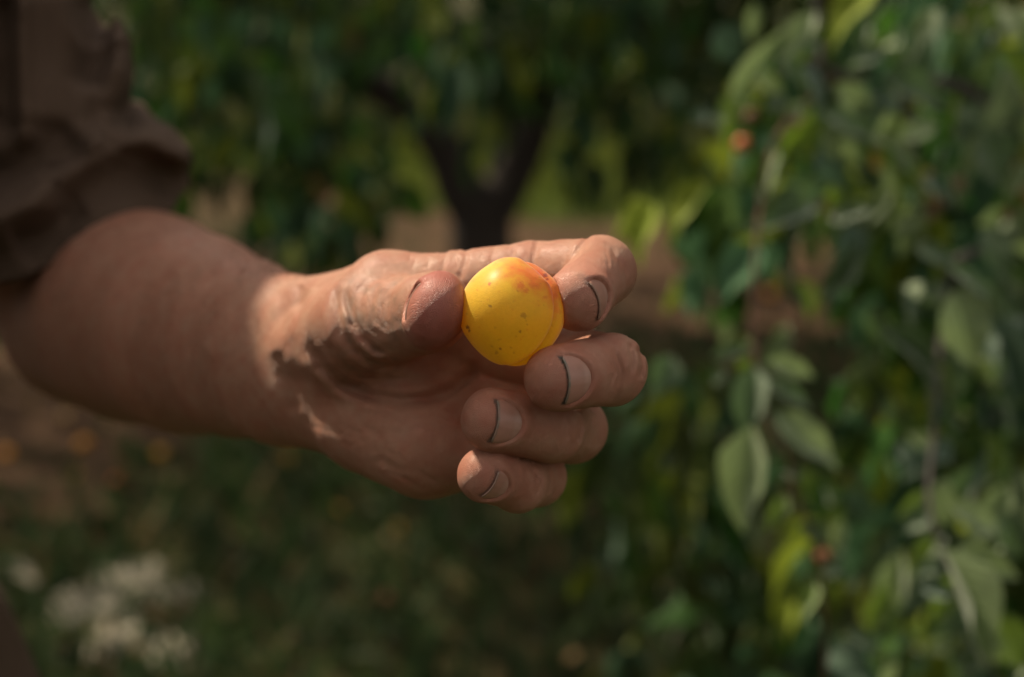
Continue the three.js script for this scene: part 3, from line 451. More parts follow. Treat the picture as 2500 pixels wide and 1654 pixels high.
// ================================================================ plum mesh
{
  const nu = 260, nv = 180, pos = [], col = [], uv = [], idx = [], o = toWorld(PLUM_C[0], PLUM_C[1] - PLUM_R, PLUM_C[2]);
  const spots = [[1199, 748, 5.5, 0.9, 'b'], [1142, 800, 6, 0.9, 'b'], [1145, 808, 4, 0.8, 'b'], [1270, 810, 3.5, 0.7, 'b'], [1221, 852, 4, 0.7, 'b'], [1212, 862, 5, 0.35, 'b'], [1195, 694, 6, 0.7, 'r'], [1272, 700, 13, 0.55, 'r'], [1284, 709, 9, 0.5, 'r'], [1279, 770, 9, 0.4, 'b'], [1300, 693, 12, 0.4, 'r'], [1331, 673, 8, 0.9, 'd'], [1336, 682, 5, 0.9, 'd'], [1318, 664, 12, 0.7, 'r'], [1262, 698, 16, 0.25, 'r'], [1150, 683, 10, 0.2, 'r'], [1218, 830, 6, 0.25, 'b'], [1248, 850, 4, 0.25, 'b'], [1330, 727, 7, 0.35, 'r'], [1344, 690, 7, 0.35, 'r'], [1313, 700, 9, 0.3, 'r']];
  const r = rng(5); for (let i = 0; i < 60; i++) { const a = r() * 6.28, q = Math.sqrt(r()) * 120; spots.push([1250 + Math.cos(a) * q, 764 + Math.sin(a) * q, 1.6 + 2.2 * r(), 0.12 + 0.2 * r(), r() < 0.5 ? 'r' : 'b']); }
  for (let j = 0; j <= nv; j++) for (let i = 0; i <= nu; i++) {
    const th = Math.PI * j / nv, ph = 2 * Math.PI * i / nu, x = Math.sin(th) * Math.cos(ph), y = Math.cos(th), z = Math.sin(th) * Math.sin(ph), R = plumRadius(x, y, z);
    const w = toWorld(PLUM_C[0] + x * R, PLUM_C[1] + y * R, PLUM_C[2] + z * R).sub(o); pos.push(w.x, w.y, w.z); uv.push(i / nu * 6, j / nv * 3);
    const lx = PLUM_C[0] + x * R, ly = PLUM_C[1] + y * R, lz = z * R, s = 1 / (K * (1 - lz / D0)), px = 1250 + lx * s, py = 827 - ly * s;
    const st = x * STEM[0] + y * STEM[1] + z * STEM[2], su = x * SUTURE[0] + y * SUTURE[1] + z * SUTURE[2], n1 = fbm(x * 3, y * 3, z * 3 + 9, 4), n2 = fbm(x * 9, y * 9, z * 9, 3), n3 = fbm(x * 26, y * 26, z * 26, 2);
    let c = [0.86, 0.555, 0.020];
    c = V.mix(c, [0.66, 0.54, 0.022], clamp(smooth(0.15, -0.75, y) * 0.75 + n1 * 0.5 + n3 * 0.2, 0, 0.8));
    const blush = clamp(smooth(0.40, 0.98, st) * 1.0 + 0.55 * Math.exp(-((su / 0.22) ** 2)) * smooth(-0.6, 0.5, y) * (z > -0.4 ? 1 : 0.3) + n1 * 0.5 + n2 * 0.35 + n3 * 0.22 - 0.27, 0, 1);
    c = V.mix(c, [0.74, 0.115, 0.014], blush * 0.8);
    c = V.mix(c, [0.80, 0.50, 0.12], 0.4 * Math.exp(-((su / 0.03) ** 2)) * (z > 0 ? 1 : 0));
    if (z > 0) for (let [sx, sy, sr, sa, k] of spots) { const e = Math.hypot(px - sx, py - sy) + 2.0 * n3 * sr * 0.4; sr *= 0.8; if (e < sr * 1.4) c = V.mix(c, k === 'b' ? [0.16, 0.075, 0.02] : k === 'd' ? [0.26, 0.02, 0.01] : [0.66, 0.10, 0.02], sa * smooth(sr * 1.35, sr * 0.45, e)); }
    const v = 1 + 0.10 * n3; col.push(c[0] * v, c[1] * v, c[2] * v);
  }
  for (let j = 0; j < nv; j++) for (let i = 0; i < nu; i++) { const a = j * (nu + 1) + i, b = a + 1, c = a + nu + 1, d = c + 1; idx.push(a, b, c, b, d, c); }
  const g = new THREE.BufferGeometry(); g.setAttribute('position', new THREE.Float32BufferAttribute(pos, 3)); g.setAttribute('color', new THREE.Float32BufferAttribute(col, 3)); g.setAttribute('uv', new THREE.Float32BufferAttribute(uv, 2)); g.setIndex(idx); g.computeVertexNormals();
  const bump = dataTexture(256, (u, v) => { const k = 0.5 + 0.5 * noise(u * 64, v * 64, 1) * 0.6 + 0.2 * noise(u * 128, v * 128, 5); return [clamp(k, 0, 1), k, k]; });
  const m = mesh('plum', g, new THREE.MeshPhysicalMaterial({ name: 'plum_skin', vertexColors: true, roughness: 0.85, specularIntensity: 0.5, transmission: 0.45, thickness: 0, clearcoat: 0.4, clearcoatRoughness: 0.38, bumpMap: bump, bumpScale: 0.00006 }), scene);
  m.position.copy(o); tag(m, 'round yellow plum with red blush and brown specks pinched between thumb and fingers', 'plum');
}

// ================================================================ GROUND: bare soil under the tree row, a grassed lane beyond, low weeds near by
const laneEdge = (x) => -7.5 + 1.15 * smooth(-1.7, 0.3, x) + 0.15 * noise(x * 0.9, 3, 1);      // the lane begins beyond this line
const groundY = (x, z) => 0.035 * noise(x * 0.8, 5, z * 0.8) + 0.012 * noise(x * 3.1, 9, z * 3.1);
const soilShare = (x, z) => {                                                        // 1 bare soil, 0 covered with growth
  const row = smooth(laneEdge(x), laneEdge(x) + 0.25, z) * smooth(-4.0, -4.7, z), bare = smooth(-0.62, -0.95, x) * smooth(-4.6, -4.2, z) * smooth(-2.75, -3.1, z);
  return clamp(Math.max(row * 0.82, bare) + 0.75 * fbm(x * 1.3, 1, z * 1.3, 3), 0, 1);
};
{
  const pos = [], col = [], uv = [], idx = [], xs = [], zs = [];
  for (let i = 0; i <= 150; i++) { const t = i / 75 - 1; xs.push(Math.sign(t) * (4.5 * Math.abs(t) + 85 * Math.abs(t) ** 9)); }
  for (let j = 0; j <= 190; j++) { const t = j / 190; zs.push(t < 0.1 ? 80 * (1 - t / 0.1) ** 3 + 2 : t < 0.92 ? 2 - 13.5 * (t - 0.1) / 0.82 : -11.5 - 110 * ((t - 0.92) / 0.08) ** 3); }
  for (const z of zs) for (const x of xs) {
    pos.push(x, groundY(x, z), z); uv.push(x, z);
    const s = soilShare(x, z), n = fbm(x * 6, 2, z * 6, 3), lane = smooth(laneEdge(x) + 0.15, laneEdge(x) - 0.1, z) * smooth(-8.7, -8.2, z);
    let c = V.mix([0.042, 0.044, 0.016], [0.085, 0.050, 0.029], s); c = V.mix(c, [0.07, 0.11, 0.018], lane * 0.9 * (1 - 0.3 * clamp(n * 2, 0, 1)));
    const k = 1 + 0.5 * n; col.push(c[0] * k, c[1] * k, c[2] * k);
  }
  for (let j = 0; j < 190; j++) for (let i = 0; i < 150; i++) { const a = j * 151 + i; idx.push(a, a + 1, a + 151, a + 1, a + 152, a + 151); }
  const g = new THREE.BufferGeometry(); g.setAttribute('position', new THREE.Float32BufferAttribute(pos, 3)); g.setAttribute('color', new THREE.Float32BufferAttribute(col, 3)); g.setAttribute('uv', new THREE.Float32BufferAttribute(uv, 2)); g.setIndex(idx); g.computeVertexNormals();
  const clods = dataTexture(512, (u, v) => { let k = 0.5; k += 0.28 * noise(u * 24, v * 24, 1) + 0.2 * noise(u * 56, v * 56, 2) + 0.12 * noise(u * 120, v * 120, 3); k = clamp(k, 0, 1); return [k, k, k]; });
  const tint = dataTexture(512, (u, v) => { const a = 0.80 + 0.16 * noise(u * 40, v * 40, 7) + 0.10 * noise(u * 100, v * 100, 8), k = clamp(a, 0.4, 1); return [k, k * 0.98, k * 0.95]; });
  const m = mesh('ground', g, new THREE.MeshPhysicalMaterial({ name: 'soil', vertexColors: true, roughness: 0.95, specularIntensity: 0.15, map: tint, bumpMap: clods, bumpScale: 0.02 }), scene);
  tag(m, 'orchard floor of bare brown soil and dark weeds', 'ground', null, 'structure');
}
// blades and weeds: nobody could count them
function instanced(name, geo, mat, list, parent) { const m = new THREE.InstancedMesh(geo, mat, list.length); list.forEach((q, i) => { m.setMatrixAt(i, q.m); m.setColorAt(i, q.c); }); m.name = parent === scene ? numbered(name) : name; m.castShadow = m.receiveShadow = true; m.userData.kind = 'stuff'; parent.add(m); return m; }
const bladeGeo = (() => { const p = [], idx = [], n = 4; for (let i = 0; i <= n; i++) { const t = i / n, w = 0.5 * (1 - t * t) + 0.02; p.push(-w, t, 0.55 * t * t, w, t, 0.55 * t * t); } for (let i = 0; i < n; i++) { const a = i * 2; idx.push(a, a + 1, a + 2, a + 1, a + 3, a + 2); } const g = new THREE.BufferGeometry(); g.setAttribute('position', new THREE.Float32BufferAttribute(p, 3)); g.setIndex(idx); g.computeVertexNormals(); return g; })();
const grassMat = new THREE.MeshPhysicalMaterial({ name: 'grass_blade', color: 0xffffff, roughness: 0.9, specularIntensity: 0.3, transmission: 0.35, thickness: 0, side: THREE.DoubleSide });
{
  const r = rng(21), lane = [], q = new THREE.Quaternion(), e = new THREE.Euler(), C = lin;
  for (let i = 0; i < 46000; i++) {
    const x = -5 + 10 * r(), z = -6.0 - 5.2 * r(); if (z > laneEdge(x) + 0.1 * r() || (z < -8.4 && r() < 0.75)) continue;
    const h = 0.07 + 0.10 * r(); e.set((r() - 0.5) * 0.7, r() * 6.28, (r() - 0.5) * 0.7); q.setFromEuler(e);
    const y = r(), m = new THREE.Matrix4().compose(new THREE.Vector3(x, groundY(x, z) - 0.004, z), q, new THREE.Vector3(0.007 + 0.004 * r(), h, h));
    lane.push({ m, c: C(0.08 + 0.08 * y, 0.125 + 0.045 * y, 0.016) });
  }
  tag(instanced('grass', bladeGeo, grassMat, lane, scene), 'bright green grass on the lane beyond the tree row', 'grass');
  const weeds = [];
  for (let i = 0; i < 24000; i++) {
    const x = -2.4 + 5.2 * r(), z = -1.4 - 4.4 * r(); if (r() < soilShare(x, z) * 1.05 - 0.06) continue;
    const h = 0.05 + 0.11 * r() * r(); e.set((r() - 0.5) * 1.5, r() * 6.28, (r() - 0.5) * 1.5); q.setFromEuler(e);
    const y = r(), m = new THREE.Matrix4().compose(new THREE.Vector3(x, groundY(x, z) - 0.004, z), q, new THREE.Vector3(0.010 + 0.016 * r(), h, h));
    weeds.push({ m, c: y < 0.08 ? C(0.16, 0.11, 0.05) : C(0.022 + 0.03 * y, 0.050 + 0.032 * y, 0.014 + 0.009 * y) });
  }
  tag(instanced('weeds', bladeGeo, grassMat, weeds, scene), 'low dark green weeds covering the near orchard floor', 'weeds');
}

// ================================================================ PLUM TREES
function leafGeometry(curl, foldUp, twist) {                      // unit leaf: base at the origin, tip at x = 1, upper face +y
  const nu = 8, nv = 4, p = [], uv = [], idx = [];
  for (let i = 0; i <= nu; i++) for (let j = 0; j <= nv; j++) {
    const t = i / nu, s = j / nv * 2 - 1, w = 0.52 * Math.pow(Math.sin(Math.PI * Math.pow(t, 0.74)), 1.05) * (1 + 0.05 * Math.sin(t * 31)) + (i === 0 ? 0.02 : 0), a = twist * t;
    const y0 = Math.abs(s) * w * foldUp - curl * t * t + 0.05 * Math.sin(t * 11 + s * 2.5 + curl * 9) * Math.abs(s) * Math.sin(Math.PI * t), z0 = s * w;
    p.push(t * (1 - 0.25 * curl * t), y0 * Math.cos(a) - z0 * Math.sin(a), y0 * Math.sin(a) + z0 * Math.cos(a)); uv.push(t, j / nv);
  }
  for (let i = 0; i < nu; i++) for (let j = 0; j < nv; j++) { const a = i * (nv + 1) + j, b = a + nv + 1; idx.push(a, a + 1, b, a + 1, b + 1, b); }
  const g = new THREE.BufferGeometry(); g.setAttribute('position', new THREE.Float32BufferAttribute(p, 3)); g.setAttribute('uv', new THREE.Float32BufferAttribute(uv, 2)); g.setIndex(idx); g.computeVertexNormals(); return g;
}
const leafGeos = [leafGeometry(0.10, 0.25, 0), leafGeometry(0.28, 0.35, 0.3), leafGeometry(0.45, 0.2, -0.35), leafGeometry(0.05, 0.7, 0.2)];
const veins = dataTexture(256, (u, v) => { const m = Math.exp(-(((v - 0.5) / 0.035) ** 2)), k = Math.abs(((u * 9 - Math.abs(v - 0.5) * 5) % 1 + 1) % 1 - 0.5), s = Math.exp(-((k / 0.07) ** 2)) * 0.45, q = clamp(0.62 + 0.36 * Math.max(m, s) + 0.08 * noise(u * 30, v * 16, 4), 0, 1); return [q, q, q * 0.94]; });
const veinBump = dataTexture(256, (u, v) => { const m = Math.exp(-(((v - 0.5) / 0.04) ** 2)), k = Math.abs(((u * 9 - Math.abs(v - 0.5) * 5) % 1 + 1) % 1 - 0.5), s = Math.exp(-((k / 0.09) ** 2)) * 0.6, q = clamp(0.75 - 0.6 * Math.max(m, s), 0, 1); return [q, q, q]; });
const leafMat = (name, c, o = {}) => new THREE.MeshPhysicalMaterial({ name, color: lin(...c), map: veins, bumpMap: veinBump, bumpScale: 0.0012, roughness: 0.88, transmission: 0.45, thickness: 0, clearcoat: 0.3, clearcoatRoughness: 0.45, side: THREE.DoubleSide, ...o });
const LEAF = { mid: leafMat('leaf_green', [0.120, 0.215, 0.075]), pale: leafMat('leaf_pale_green', [0.31, 0.43, 0.17]), teal: leafMat('leaf_blue_green', [0.085, 0.18, 0.088]), lime: leafMat('leaf_yellow_green', [0.21, 0.34, 0.03]), dark: leafMat('leaf_dark_green', [0.055, 0.11, 0.04]), ochre: leafMat('leaf_ochre', [0.30, 0.17, 0.05]) };
const crownMat = new THREE.MeshPhysicalMaterial({ name: 'crown_leaf', color: 0xffffff, roughness: 0.88, specularIntensity: 0.3, transmission: 0.36, thickness: 0, side: THREE.DoubleSide });
const barkBump = dataTexture(256, (u, v) => { const k = clamp(0.5 + 0.3 * noise(u * 14, v * 5, 1) + 0.25 * noise(u * 30, v * 9, 2), 0, 1); return [k, k, k]; });
const barkTint = dataTexture(256, (u, v) => { const k = clamp(0.75 + 0.3 * noise(u * 12, v * 5, 6) + 0.12 * noise(u * 40, v * 20, 2), 0.3, 1); return [k, k * 0.97, k * 0.94]; });
const barkMat = (name, c) => new THREE.MeshStandardMaterial({ name, color: lin(...c), map: barkTint, bumpMap: barkBump, bumpScale: 0.01, roughness: 0.9 });
const BARK = barkMat('dark_bark', [0.032, 0.022, 0.014]), TWIG = barkMat('grey_twig', [0.16, 0.135, 0.125]), SHOOT = barkMat('red_brown_shoot', [0.22, 0.105, 0.06]);
function limbGeometry(points, r0, r1, radial = 10, wobble = 0.1) {
  const c = new THREE.CatmullRomCurve3(points), n = Math.max(6, points.length * 5), fr = c.computeFrenetFrames(n, false), pos = [], uv = [], idx = [];
  for (let i = 0; i <= n; i++) { const t = i / n, p = c.getPoint(t), r = mix(r0, r1, t); for (let j = 0; j <= radial; j++) { const a = j / radial * 6.28319, k = r * (1 + wobble * noise(Math.cos(a) * 1.3 + p.x * 3, Math.sin(a) * 1.3 + p.y * 6, p.z * 3)), v = p.clone().addScaledVector(fr.normals[i], Math.cos(a) * k).addScaledVector(fr.binormals[i], Math.sin(a) * k); pos.push(v.x, v.y, v.z); uv.push(j / radial, t * n * 0.15); } }
  for (let i = 0; i < n; i++) for (let j = 0; j < radial; j++) { const a = i * (radial + 1) + j, b = a + radial + 1; idx.push(a, a + 1, b, a + 1, b + 1, b); }
  const e = pos.length / 3, tip = c.getPoint(1); pos.push(tip.x, tip.y, tip.z); uv.push(0.5, 1); for (let j = 0; j < radial; j++) idx.push(n * (radial + 1) + j, n * (radial + 1) + j + 1, e);
  const g = new THREE.BufferGeometry(); g.setAttribute('position', new THREE.Float32BufferAttribute(pos, 3)); g.setAttribute('uv', new THREE.Float32BufferAttribute(uv, 2)); g.setIndex(idx); g.computeVertexNormals(); return g;
}
const leafM = (base, dir, up, len, wid) => { const x = dir.clone().normalize(), z = x.clone().cross(up).normalize(), y = z.clone().cross(x); return new THREE.Matrix4().makeBasis(x.multiplyScalar(len), y.multiplyScalar(len), z.multiplyScalar(wid)).setPosition(base); };
// gaps through which the lane and the soil show
const GAPS = [[385, 590, 345, 430], [600, 720, 350, 400], [930, 1095, 425, 600], [1235, 1430, 452, 600], [1430, 1760, 440, 800], [1050, 1210, 270, 560], [970, 1110, 200, 340], [830, 1020, 140, 250], [1190, 1300, 370, 540], [1270, 1340, 220, 370]];
function inGap(p) { const q = p.clone().sub(EYE), d = -q.dot(CAMZ); if (d < 0.3) return false; const x = 1250 + q.dot(CAMX) / d * FOCUS * 1000 / K, y = 827 - q.dot(CAMY) / d * FOCUS * 1000 / K, m = 98 / d; return GAPS.some((g) => x > g[0] - m && x < g[1] + m && y > g[2] - 225 / d && y < g[3]); }
const crownTone = (r) => { const k = r(); return k < 0.14 ? lin(0.095, 0.12, 0.012) : k < 0.42 ? lin(0.030, 0.066, 0.030) : k < 0.435 ? lin(0.09, 0.06, 0.016) : lin(0.018 + 0.02 * r(), 0.040 + 0.03 * r(), 0.009); };
// sprays of leaves along a short shoot that droops
function spray(list, r, p, n, reach, len) {
  const d = new THREE.Vector3(r() - 0.5, -0.15 - 0.8 * r(), r() - 0.5).normalize();
  for (let i = 0; i < n; i++) {
    const b = p.clone().addScaledVector(d, reach * (i / n)).add(new THREE.Vector3(r() - 0.5, r() - 0.5, r() - 0.5).multiplyScalar(0.03)), out = new THREE.Vector3(r() - 0.5, -0.2 - 0.5 * r(), r() - 0.5).normalize().addScaledVector(d, 0.4), up = new THREE.Vector3((r() - 0.5) * 1.6, 1, (r() - 0.5) * 1.6), l = len * (0.65 + 0.6 * r());
    list.push({ m: leafM(b, out, up, l, l * (0.42 + 0.14 * r())), c: crownTone(r) });
  }
}
function crownLeaves(r, centre, rad, n, len, hole) {
  const list = [], k = Math.round(n / 9);
  for (let i = 0; i < k; i++) { const u = r() * 6.2832, v = Math.acos(2 * r() - 1), q = Math.pow(r(), 0.42), p = new THREE.Vector3(centre.x + rad.x * q * Math.sin(v) * Math.cos(u), centre.y + rad.y * q * Math.cos(v), centre.z + rad.z * q * Math.sin(v) * Math.sin(u)); if (fbm(p.x * 1.4, p.y * 1.4, p.z * 1.4, 2) < -0.12 || p.y < 0.35 || (hole && hole(p))) continue; spray(list, r, p, 9, 0.28, len); }
  return list;
}
function localised(list, o) { const t = new THREE.Matrix4().makeTranslation(-o.x, -o.y, -o.z); for (const q of list) q.m.premultiply(t); return list; }
const V3 = (x, y, z) => new THREE.Vector3(x, y, z), shift = (g, o) => g.translate(-o.x, -o.y, -o.z);

{ // the forked tree behind the hand
  const r = rng(31), foot = onGround(1178, 770), d = foot.clone().sub(EYE).dot(CAMZ) * -1, o = foot.clone().setY(groundY(foot.x, foot.z) - 0.02), t = thing('plum_tree', o), P = (x, y, dz = 0) => at(x, y, d + dz - (770 - y) * 0.0001);
  mesh('trunk', shift(limbGeometry([o, P(1178, 700), P(1174, 600), P(1176, 500)], 0.115, 0.105, 14), o), BARK, t);
  mesh('limb', shift(limbGeometry([P(1178, 545), P(1128, 470), P(1090, 380), P(1020, 280), P(930, 215), P(840, 180), P(700, 100), P(520, -80), P(420, -300)], 0.092, 0.03, 10), o), BARK, t);
  mesh('limb', shift(limbGeometry([P(1180, 545), P(1232, 460), P(1275, 380), P(1330, 230), P(1370, 60), P(1400, -200), P(1500, -600)], 0.09, 0.035, 10), o), BARK, t);
  mesh('limb', shift(limbGeometry([P(1300, 330), P(1240, 180), P(1200, 40), P(1150, -250)], 0.045, 0.02, 8), o), BARK, t);
  mesh('limb', shift(limbGeometry([P(1310, 290), P(1420, 200), P(1560, 130), P(1700, 40), P(1900, -150)], 0.045, 0.015, 8), o), BARK, t);
  const list = crownLeaves(r, V3(o.x + 0.2, 2.15, o.z), V3(2.0, 1.35, 1.7), 14000, 0.085, inGap);
  // low boughs that hang into the picture
  const zones = [[1480, 1760, 820, 1250, 1.5, 2.4, 16], [1500, 2050, 1250, 1700, 1.5, 2.4, 16], [300, 1050, -60, 330, 1.9, 3.4, 60], [1040, 1700, -60, 260, 2.4, 5.0, 52], [560, 940, 250, 520, 2.2, 3.4, 26], [1240, 1650, 280, 520, 2.6, 4.4, 22], [300, 1700, -80, 60, 2.6, 5, 50], [660, 920, 400, 600, 2.4, 3.6, 12]];
  for (const [x0, x1, y0, y1, d0, d1, n] of zones) for (let i = 0; i < n; i++) { const p = at(mix(x0, x1, r()), mix(y0, y1, r()), mix(d0, d1, r())); if (!inGap(p)) spray(list, r, p, 7, 0.2, 0.085); }
  instanced('crown', leafGeos[1], crownMat, localised(list, o), t);
  tag(t, 'dark plum tree with low forked trunk straight behind the hand', 'tree');
}
const farTrees = [[-2.75, -4.7, 'plum tree left of the forked one, its trunk hidden behind the shirt', 9000], [3.6, -5.2, 'plum tree behind the leafy branches at the right edge', 9000], [-1.7, -9.7, 'plum tree beyond the grass lane, left of the forked trunk', 9000], [1.7, -9.3, 'plum tree beyond the grass lane, right of the forked trunk', 9000], [-5.2, -9.8, 'plum tree beyond the grass lane at the far left', 7000], [5.0, -9.2, 'plum tree beyond the grass lane at the far right', 7000], [-1.7, 2.3, 'plum tree behind the camera, outside the picture', 9000], [-3.9, 0.3, 'plum tree out of frame behind the back of the man', 8000], [1.9, 2.6, 'plum tree behind the camera on the side of the hanging boughs', 8000], [0.1, 4.2, 'plum tree farthest behind the camera', 8000]];
farTrees.forEach(([x, z, label, n], k) => {
  const r = rng(50 + k), o = V3(x, groundY(x, z) - 0.02, z), t = thing('plum_tree', o), h = 0.5 + 0.2 * r();
  mesh('trunk', limbGeometry([V3(0, 0, 0), V3(0.02, h * 0.5, 0.02), V3(0.05, h, 0)], 0.12, 0.1, 12), BARK, t);
  for (let i = 0; i < 4; i++) { const a = i * 1.57 + r(); mesh('limb', limbGeometry([V3(0.05, h - 0.06, 0), V3(0.05 + 0.4 * Math.cos(a), h + 0.45, 0.4 * Math.sin(a)), V3(0.95 * Math.cos(a), h + 1.1 + 0.3 * r(), 0.95 * Math.sin(a))], 0.07, 0.02, 8), BARK, t); }
  instanced('crown', leafGeos[1], crownMat, crownLeaves(r, V3(0, k < 2 || k > 5 ? 1.95 : 1.62, 0), V3(1.95, k < 2 || k > 5 ? 1.45 : 1.45, 1.8), n, 0.095, k < 2 ? (p) => inGap(p.clone().add(o)) : null), t);
  tag(t, label, 'tree', 'orchard trees');
});

// ---- the near tree: its trunk stands right of the frame, its boughs hang through the right half of the picture
{
  const r = rng(77), o = V3(1.55, groundY(1.55, -1.25) - 0.02, -1.25), t = thing('plum_tree', o); tag(t, 'near plum tree whose leafy boughs hang through the right side', 'tree');
  mesh('trunk', shift(limbGeometry([o, V3(1.53, 0.35, -1.25), V3(1.48, 0.75, -1.28)], 0.10, 0.08, 14), o), BARK, t);
  const bough = (pts, r0, r1, mat = TWIG) => mesh('limb', shift(limbGeometry(pts, r0, r1, 8), o), mat, t), shoot = (pts, r0, r1, mat = SHOOT) => mesh('shoot', shift(limbGeometry(pts, r0, r1, 6, 0.05), o), mat, t);
  bough([V3(1.48, 0.7, -1.28), V3(1.25, 1.2, -1.3), V3(0.95, 1.65, -1.25), V3(0.62, 1.86, -1.15), V3(0.3, 1.9, -1.1), V3(-0.05, 1.95, -1.2)], 0.055, 0.012, BARK);
  const twigAt = (x, y, d) => at(x, y, d * 1.22);
  bough([V3(1.48, 0.7, -1.28), V3(1.2, 1.05, -1.2), V3(0.85, 1.3, -1.05), twigAt(2620, 330, 1.0), twigAt(2415, 268, 0.97), twigAt(2346, 214, 0.96), twigAt(2200, 190, 0.95), twigAt(2045, 182, 0.93), twigAt(1967, 145, 0.92), twigAt(1880, 130, 0.91)], 0.011, 0.0018);
  bough([V3(0.62, 1.86, -1.15), V3(0.42, 1.6, -1.02), twigAt(1975, -140, 0.98), twigAt(1990, 0, 0.96), twigAt(2005, 88, 0.94), twigAt(2000, 160, 0.93)], 0.006, 0.002);
  bough([V3(0.85, 1.3, -1.05), V3(0.6, 1.05, -0.95), twigAt(2600, 520, 0.9), twigAt(2420, 600, 0.87), twigAt(2300, 650, 0.85)], 0.009, 0.0028);
  bough([twigAt(2200, 190, 0.95), twigAt(2235, 380, 0.97), twigAt(2247, 497, 0.98), twigAt(2266, 555, 0.98), twigAt(2290, 700, 0.99)], 0.0045, 0.0022);
  shoot([twigAt(2045, 182, 0.93), twigAt(1900, 330, 0.86), twigAt(1850, 560, 0.80), twigAt(1842, 850, 0.775), twigAt(1868, 1010, 0.76), twigAt(1925, 1120, 0.75), twigAt(1945, 1220, 0.75), twigAt(2000, 1330, 0.75), twigAt(2012, 1450, 0.75), twigAt(2016, 1700, 0.76)], 0.0017, 0.0012);
  shoot([twigAt(2330, 640, 0.87), twigAt(2300, 800, 0.88), twigAt(2290, 950, 0.82), twigAt(2275, 1100, 0.76), twigAt(2270, 1240, 0.73), twigAt(2300, 1340, 0.72), twigAt(2411, 1600, 0.71), twigAt(2470, 1760, 0.71)], 0.0020, 0.0013, TWIG);
  // leaves that can be told apart: base pixel, tip pixel, width in pixels, depth, kind, tilt of the face
  const hero = [
    [1784, 240, 1916, 66, 52, 0.88, 'pale', 3], [1930, 170, 1952, 60, 60, 0.92, 'lime', 0], [2040, 205, 2140, 294, 62, 0.86, 'pale', 1], [2150, 185, 2335, 262, 90, 0.9, 'mid', 0], [2195, 340, 2305, 296, 55, 0.83, 'pale', 0], [2000, 268, 2190, 346, 60, 0.86, 'mid', 2], [1925, 285, 1968, 246, 40, 0.85, 'pale', 0], [1880, 270, 1912, 222, 40, 0.86, 'mid', 1], [1998, 360, 2068, 474, 66, 0.84, 'teal', 1], [2400, 320, 2456, 462, 120, 0.82, 'mid', 0], [1750, 66, 1812, 156, 84, 0.98, 'teal', 1], [2120, 60, 2080, 150, 50, 0.96, 'mid', 3], [1900, 150, 1990, 205, 48, 0.9, 'mid', 1], [2080, 150, 2180, 120, 54, 0.92, 'mid', 0], [2290, 20, 2250, 130, 58, 0.96, 'mid', 1], [2440, 20, 2480, 100, 70, 0.92, 'pale', 0], [2480, 110, 2420, 250, 70, 0.93, 'mid', 1], [2330, 300, 2400, 380, 55, 0.88, 'mid', 1], [2180, 350, 2260, 440, 60, 0.9, 'mid', 2], [2250, 430, 2330, 500, 55, 0.92, 'teal', 0], [1700, 300, 1724, 262, 40, 0.9, 'teal', 0], [1740, 300, 1766, 270, 34, 0.9, 'mid', 0],
    [2086, 545, 2060, 694, 80, 0.84, 'teal', 0], [2327, 712, 2388, 914, 122, 0.74, 'pale', 1], [2312, 650, 2505, 755, 56, 0.74, 'mid', 2], [2240, 600, 2340, 650, 50, 0.8, 'mid', 0], [2200, 700, 2260, 730, 40, 0.8, 'mid', 0], [2225, 690, 2245, 730, 44, 0.76, 'pale', 0], [2400, 560, 2480, 690, 70, 0.8, 'mid', 1], [2430, 780, 2490, 1000, 80, 0.82, 'teal', 3], [1638, 868, 1600, 974, 76, 0.80, 'mid', 1], [1770, 905, 1735, 938, 38, 0.77, 'mid', 0], [1832, 852, 1708, 864, 34, 0.78, 'mid', 2], [1872, 880, 2008, 924, 52, 0.77, 'pale', 1], [1876, 928, 2004, 998, 48, 0.77, 'mid', 2], [1888, 1006, 2094, 1150, 84, 0.74, 'pale', 2], [1848, 900, 1820, 1090, 84, 0.765, 'mid', 3], [1838, 1040, 1786, 1330, 122, 0.735, 'pale', 1], [1835, 870, 1800, 940, 44, 0.77, 'lime', 1], [1922, 1208, 1872, 1302, 44, 0.75, 'lime', 0], [1995, 1428, 1952, 1522, 40, 0.76, 'lime', 1], [2010, 1395, 2070, 1380, 40, 0.76, 'mid', 0], [1960, 1160, 1905, 1150, 34, 0.76, 'mid', 0], [1950, 1280, 2040, 1330, 46, 0.77, 'dark', 1],
    [2320, 1230, 2490, 1318, 66, 0.72, 'pale', 2], [2340, 1342, 2505, 1416, 66, 0.71, 'pale', 1], [2298, 1338, 2414, 1646, 80, 0.70, 'pale', 3], [2425, 1490, 2505, 1650, 96, 0.69, 'lime', 0], [2325, 1456, 2236, 1430, 44, 0.73, 'teal', 0], [2028, 1590, 2130, 1660, 96, 0.74, 'teal', 1], [2066, 1538, 2160, 1600, 44, 0.74, 'mid', 0], [2270, 1250, 2200, 1300, 54, 0.76, 'mid', 1], [2265, 1200, 2190, 1270, 50, 0.78, 'lime', 0], [2275, 1130, 2330, 1060, 60, 0.8, 'teal', 1], [2250, 1150, 2200, 1080, 60, 0.82, 'teal', 2], [2400, 1590, 2330, 1650, 60, 0.72, 'mid', 1], [2450, 1250, 2500, 1380, 70, 0.75, 'mid', 1], [2290, 1380, 2240, 1400, 40, 0.74, 'mid', 1], [2380, 1480, 2300, 1560, 60, 0.74, 'mid', 2],
  ];
  const put = (b, e, w, mat, g, lift) => {
    const dir = e.clone().sub(b), len = dir.length(), up = V3((r() - 0.5) * 0.9, 0.62, 0.75 + lift); const m = mesh('leaf', leafGeos[g], mat, t);
    m.applyMatrix4(leafM(b.clone().sub(o), dir, up, len, w)); return m;
  };
  let count = 0;
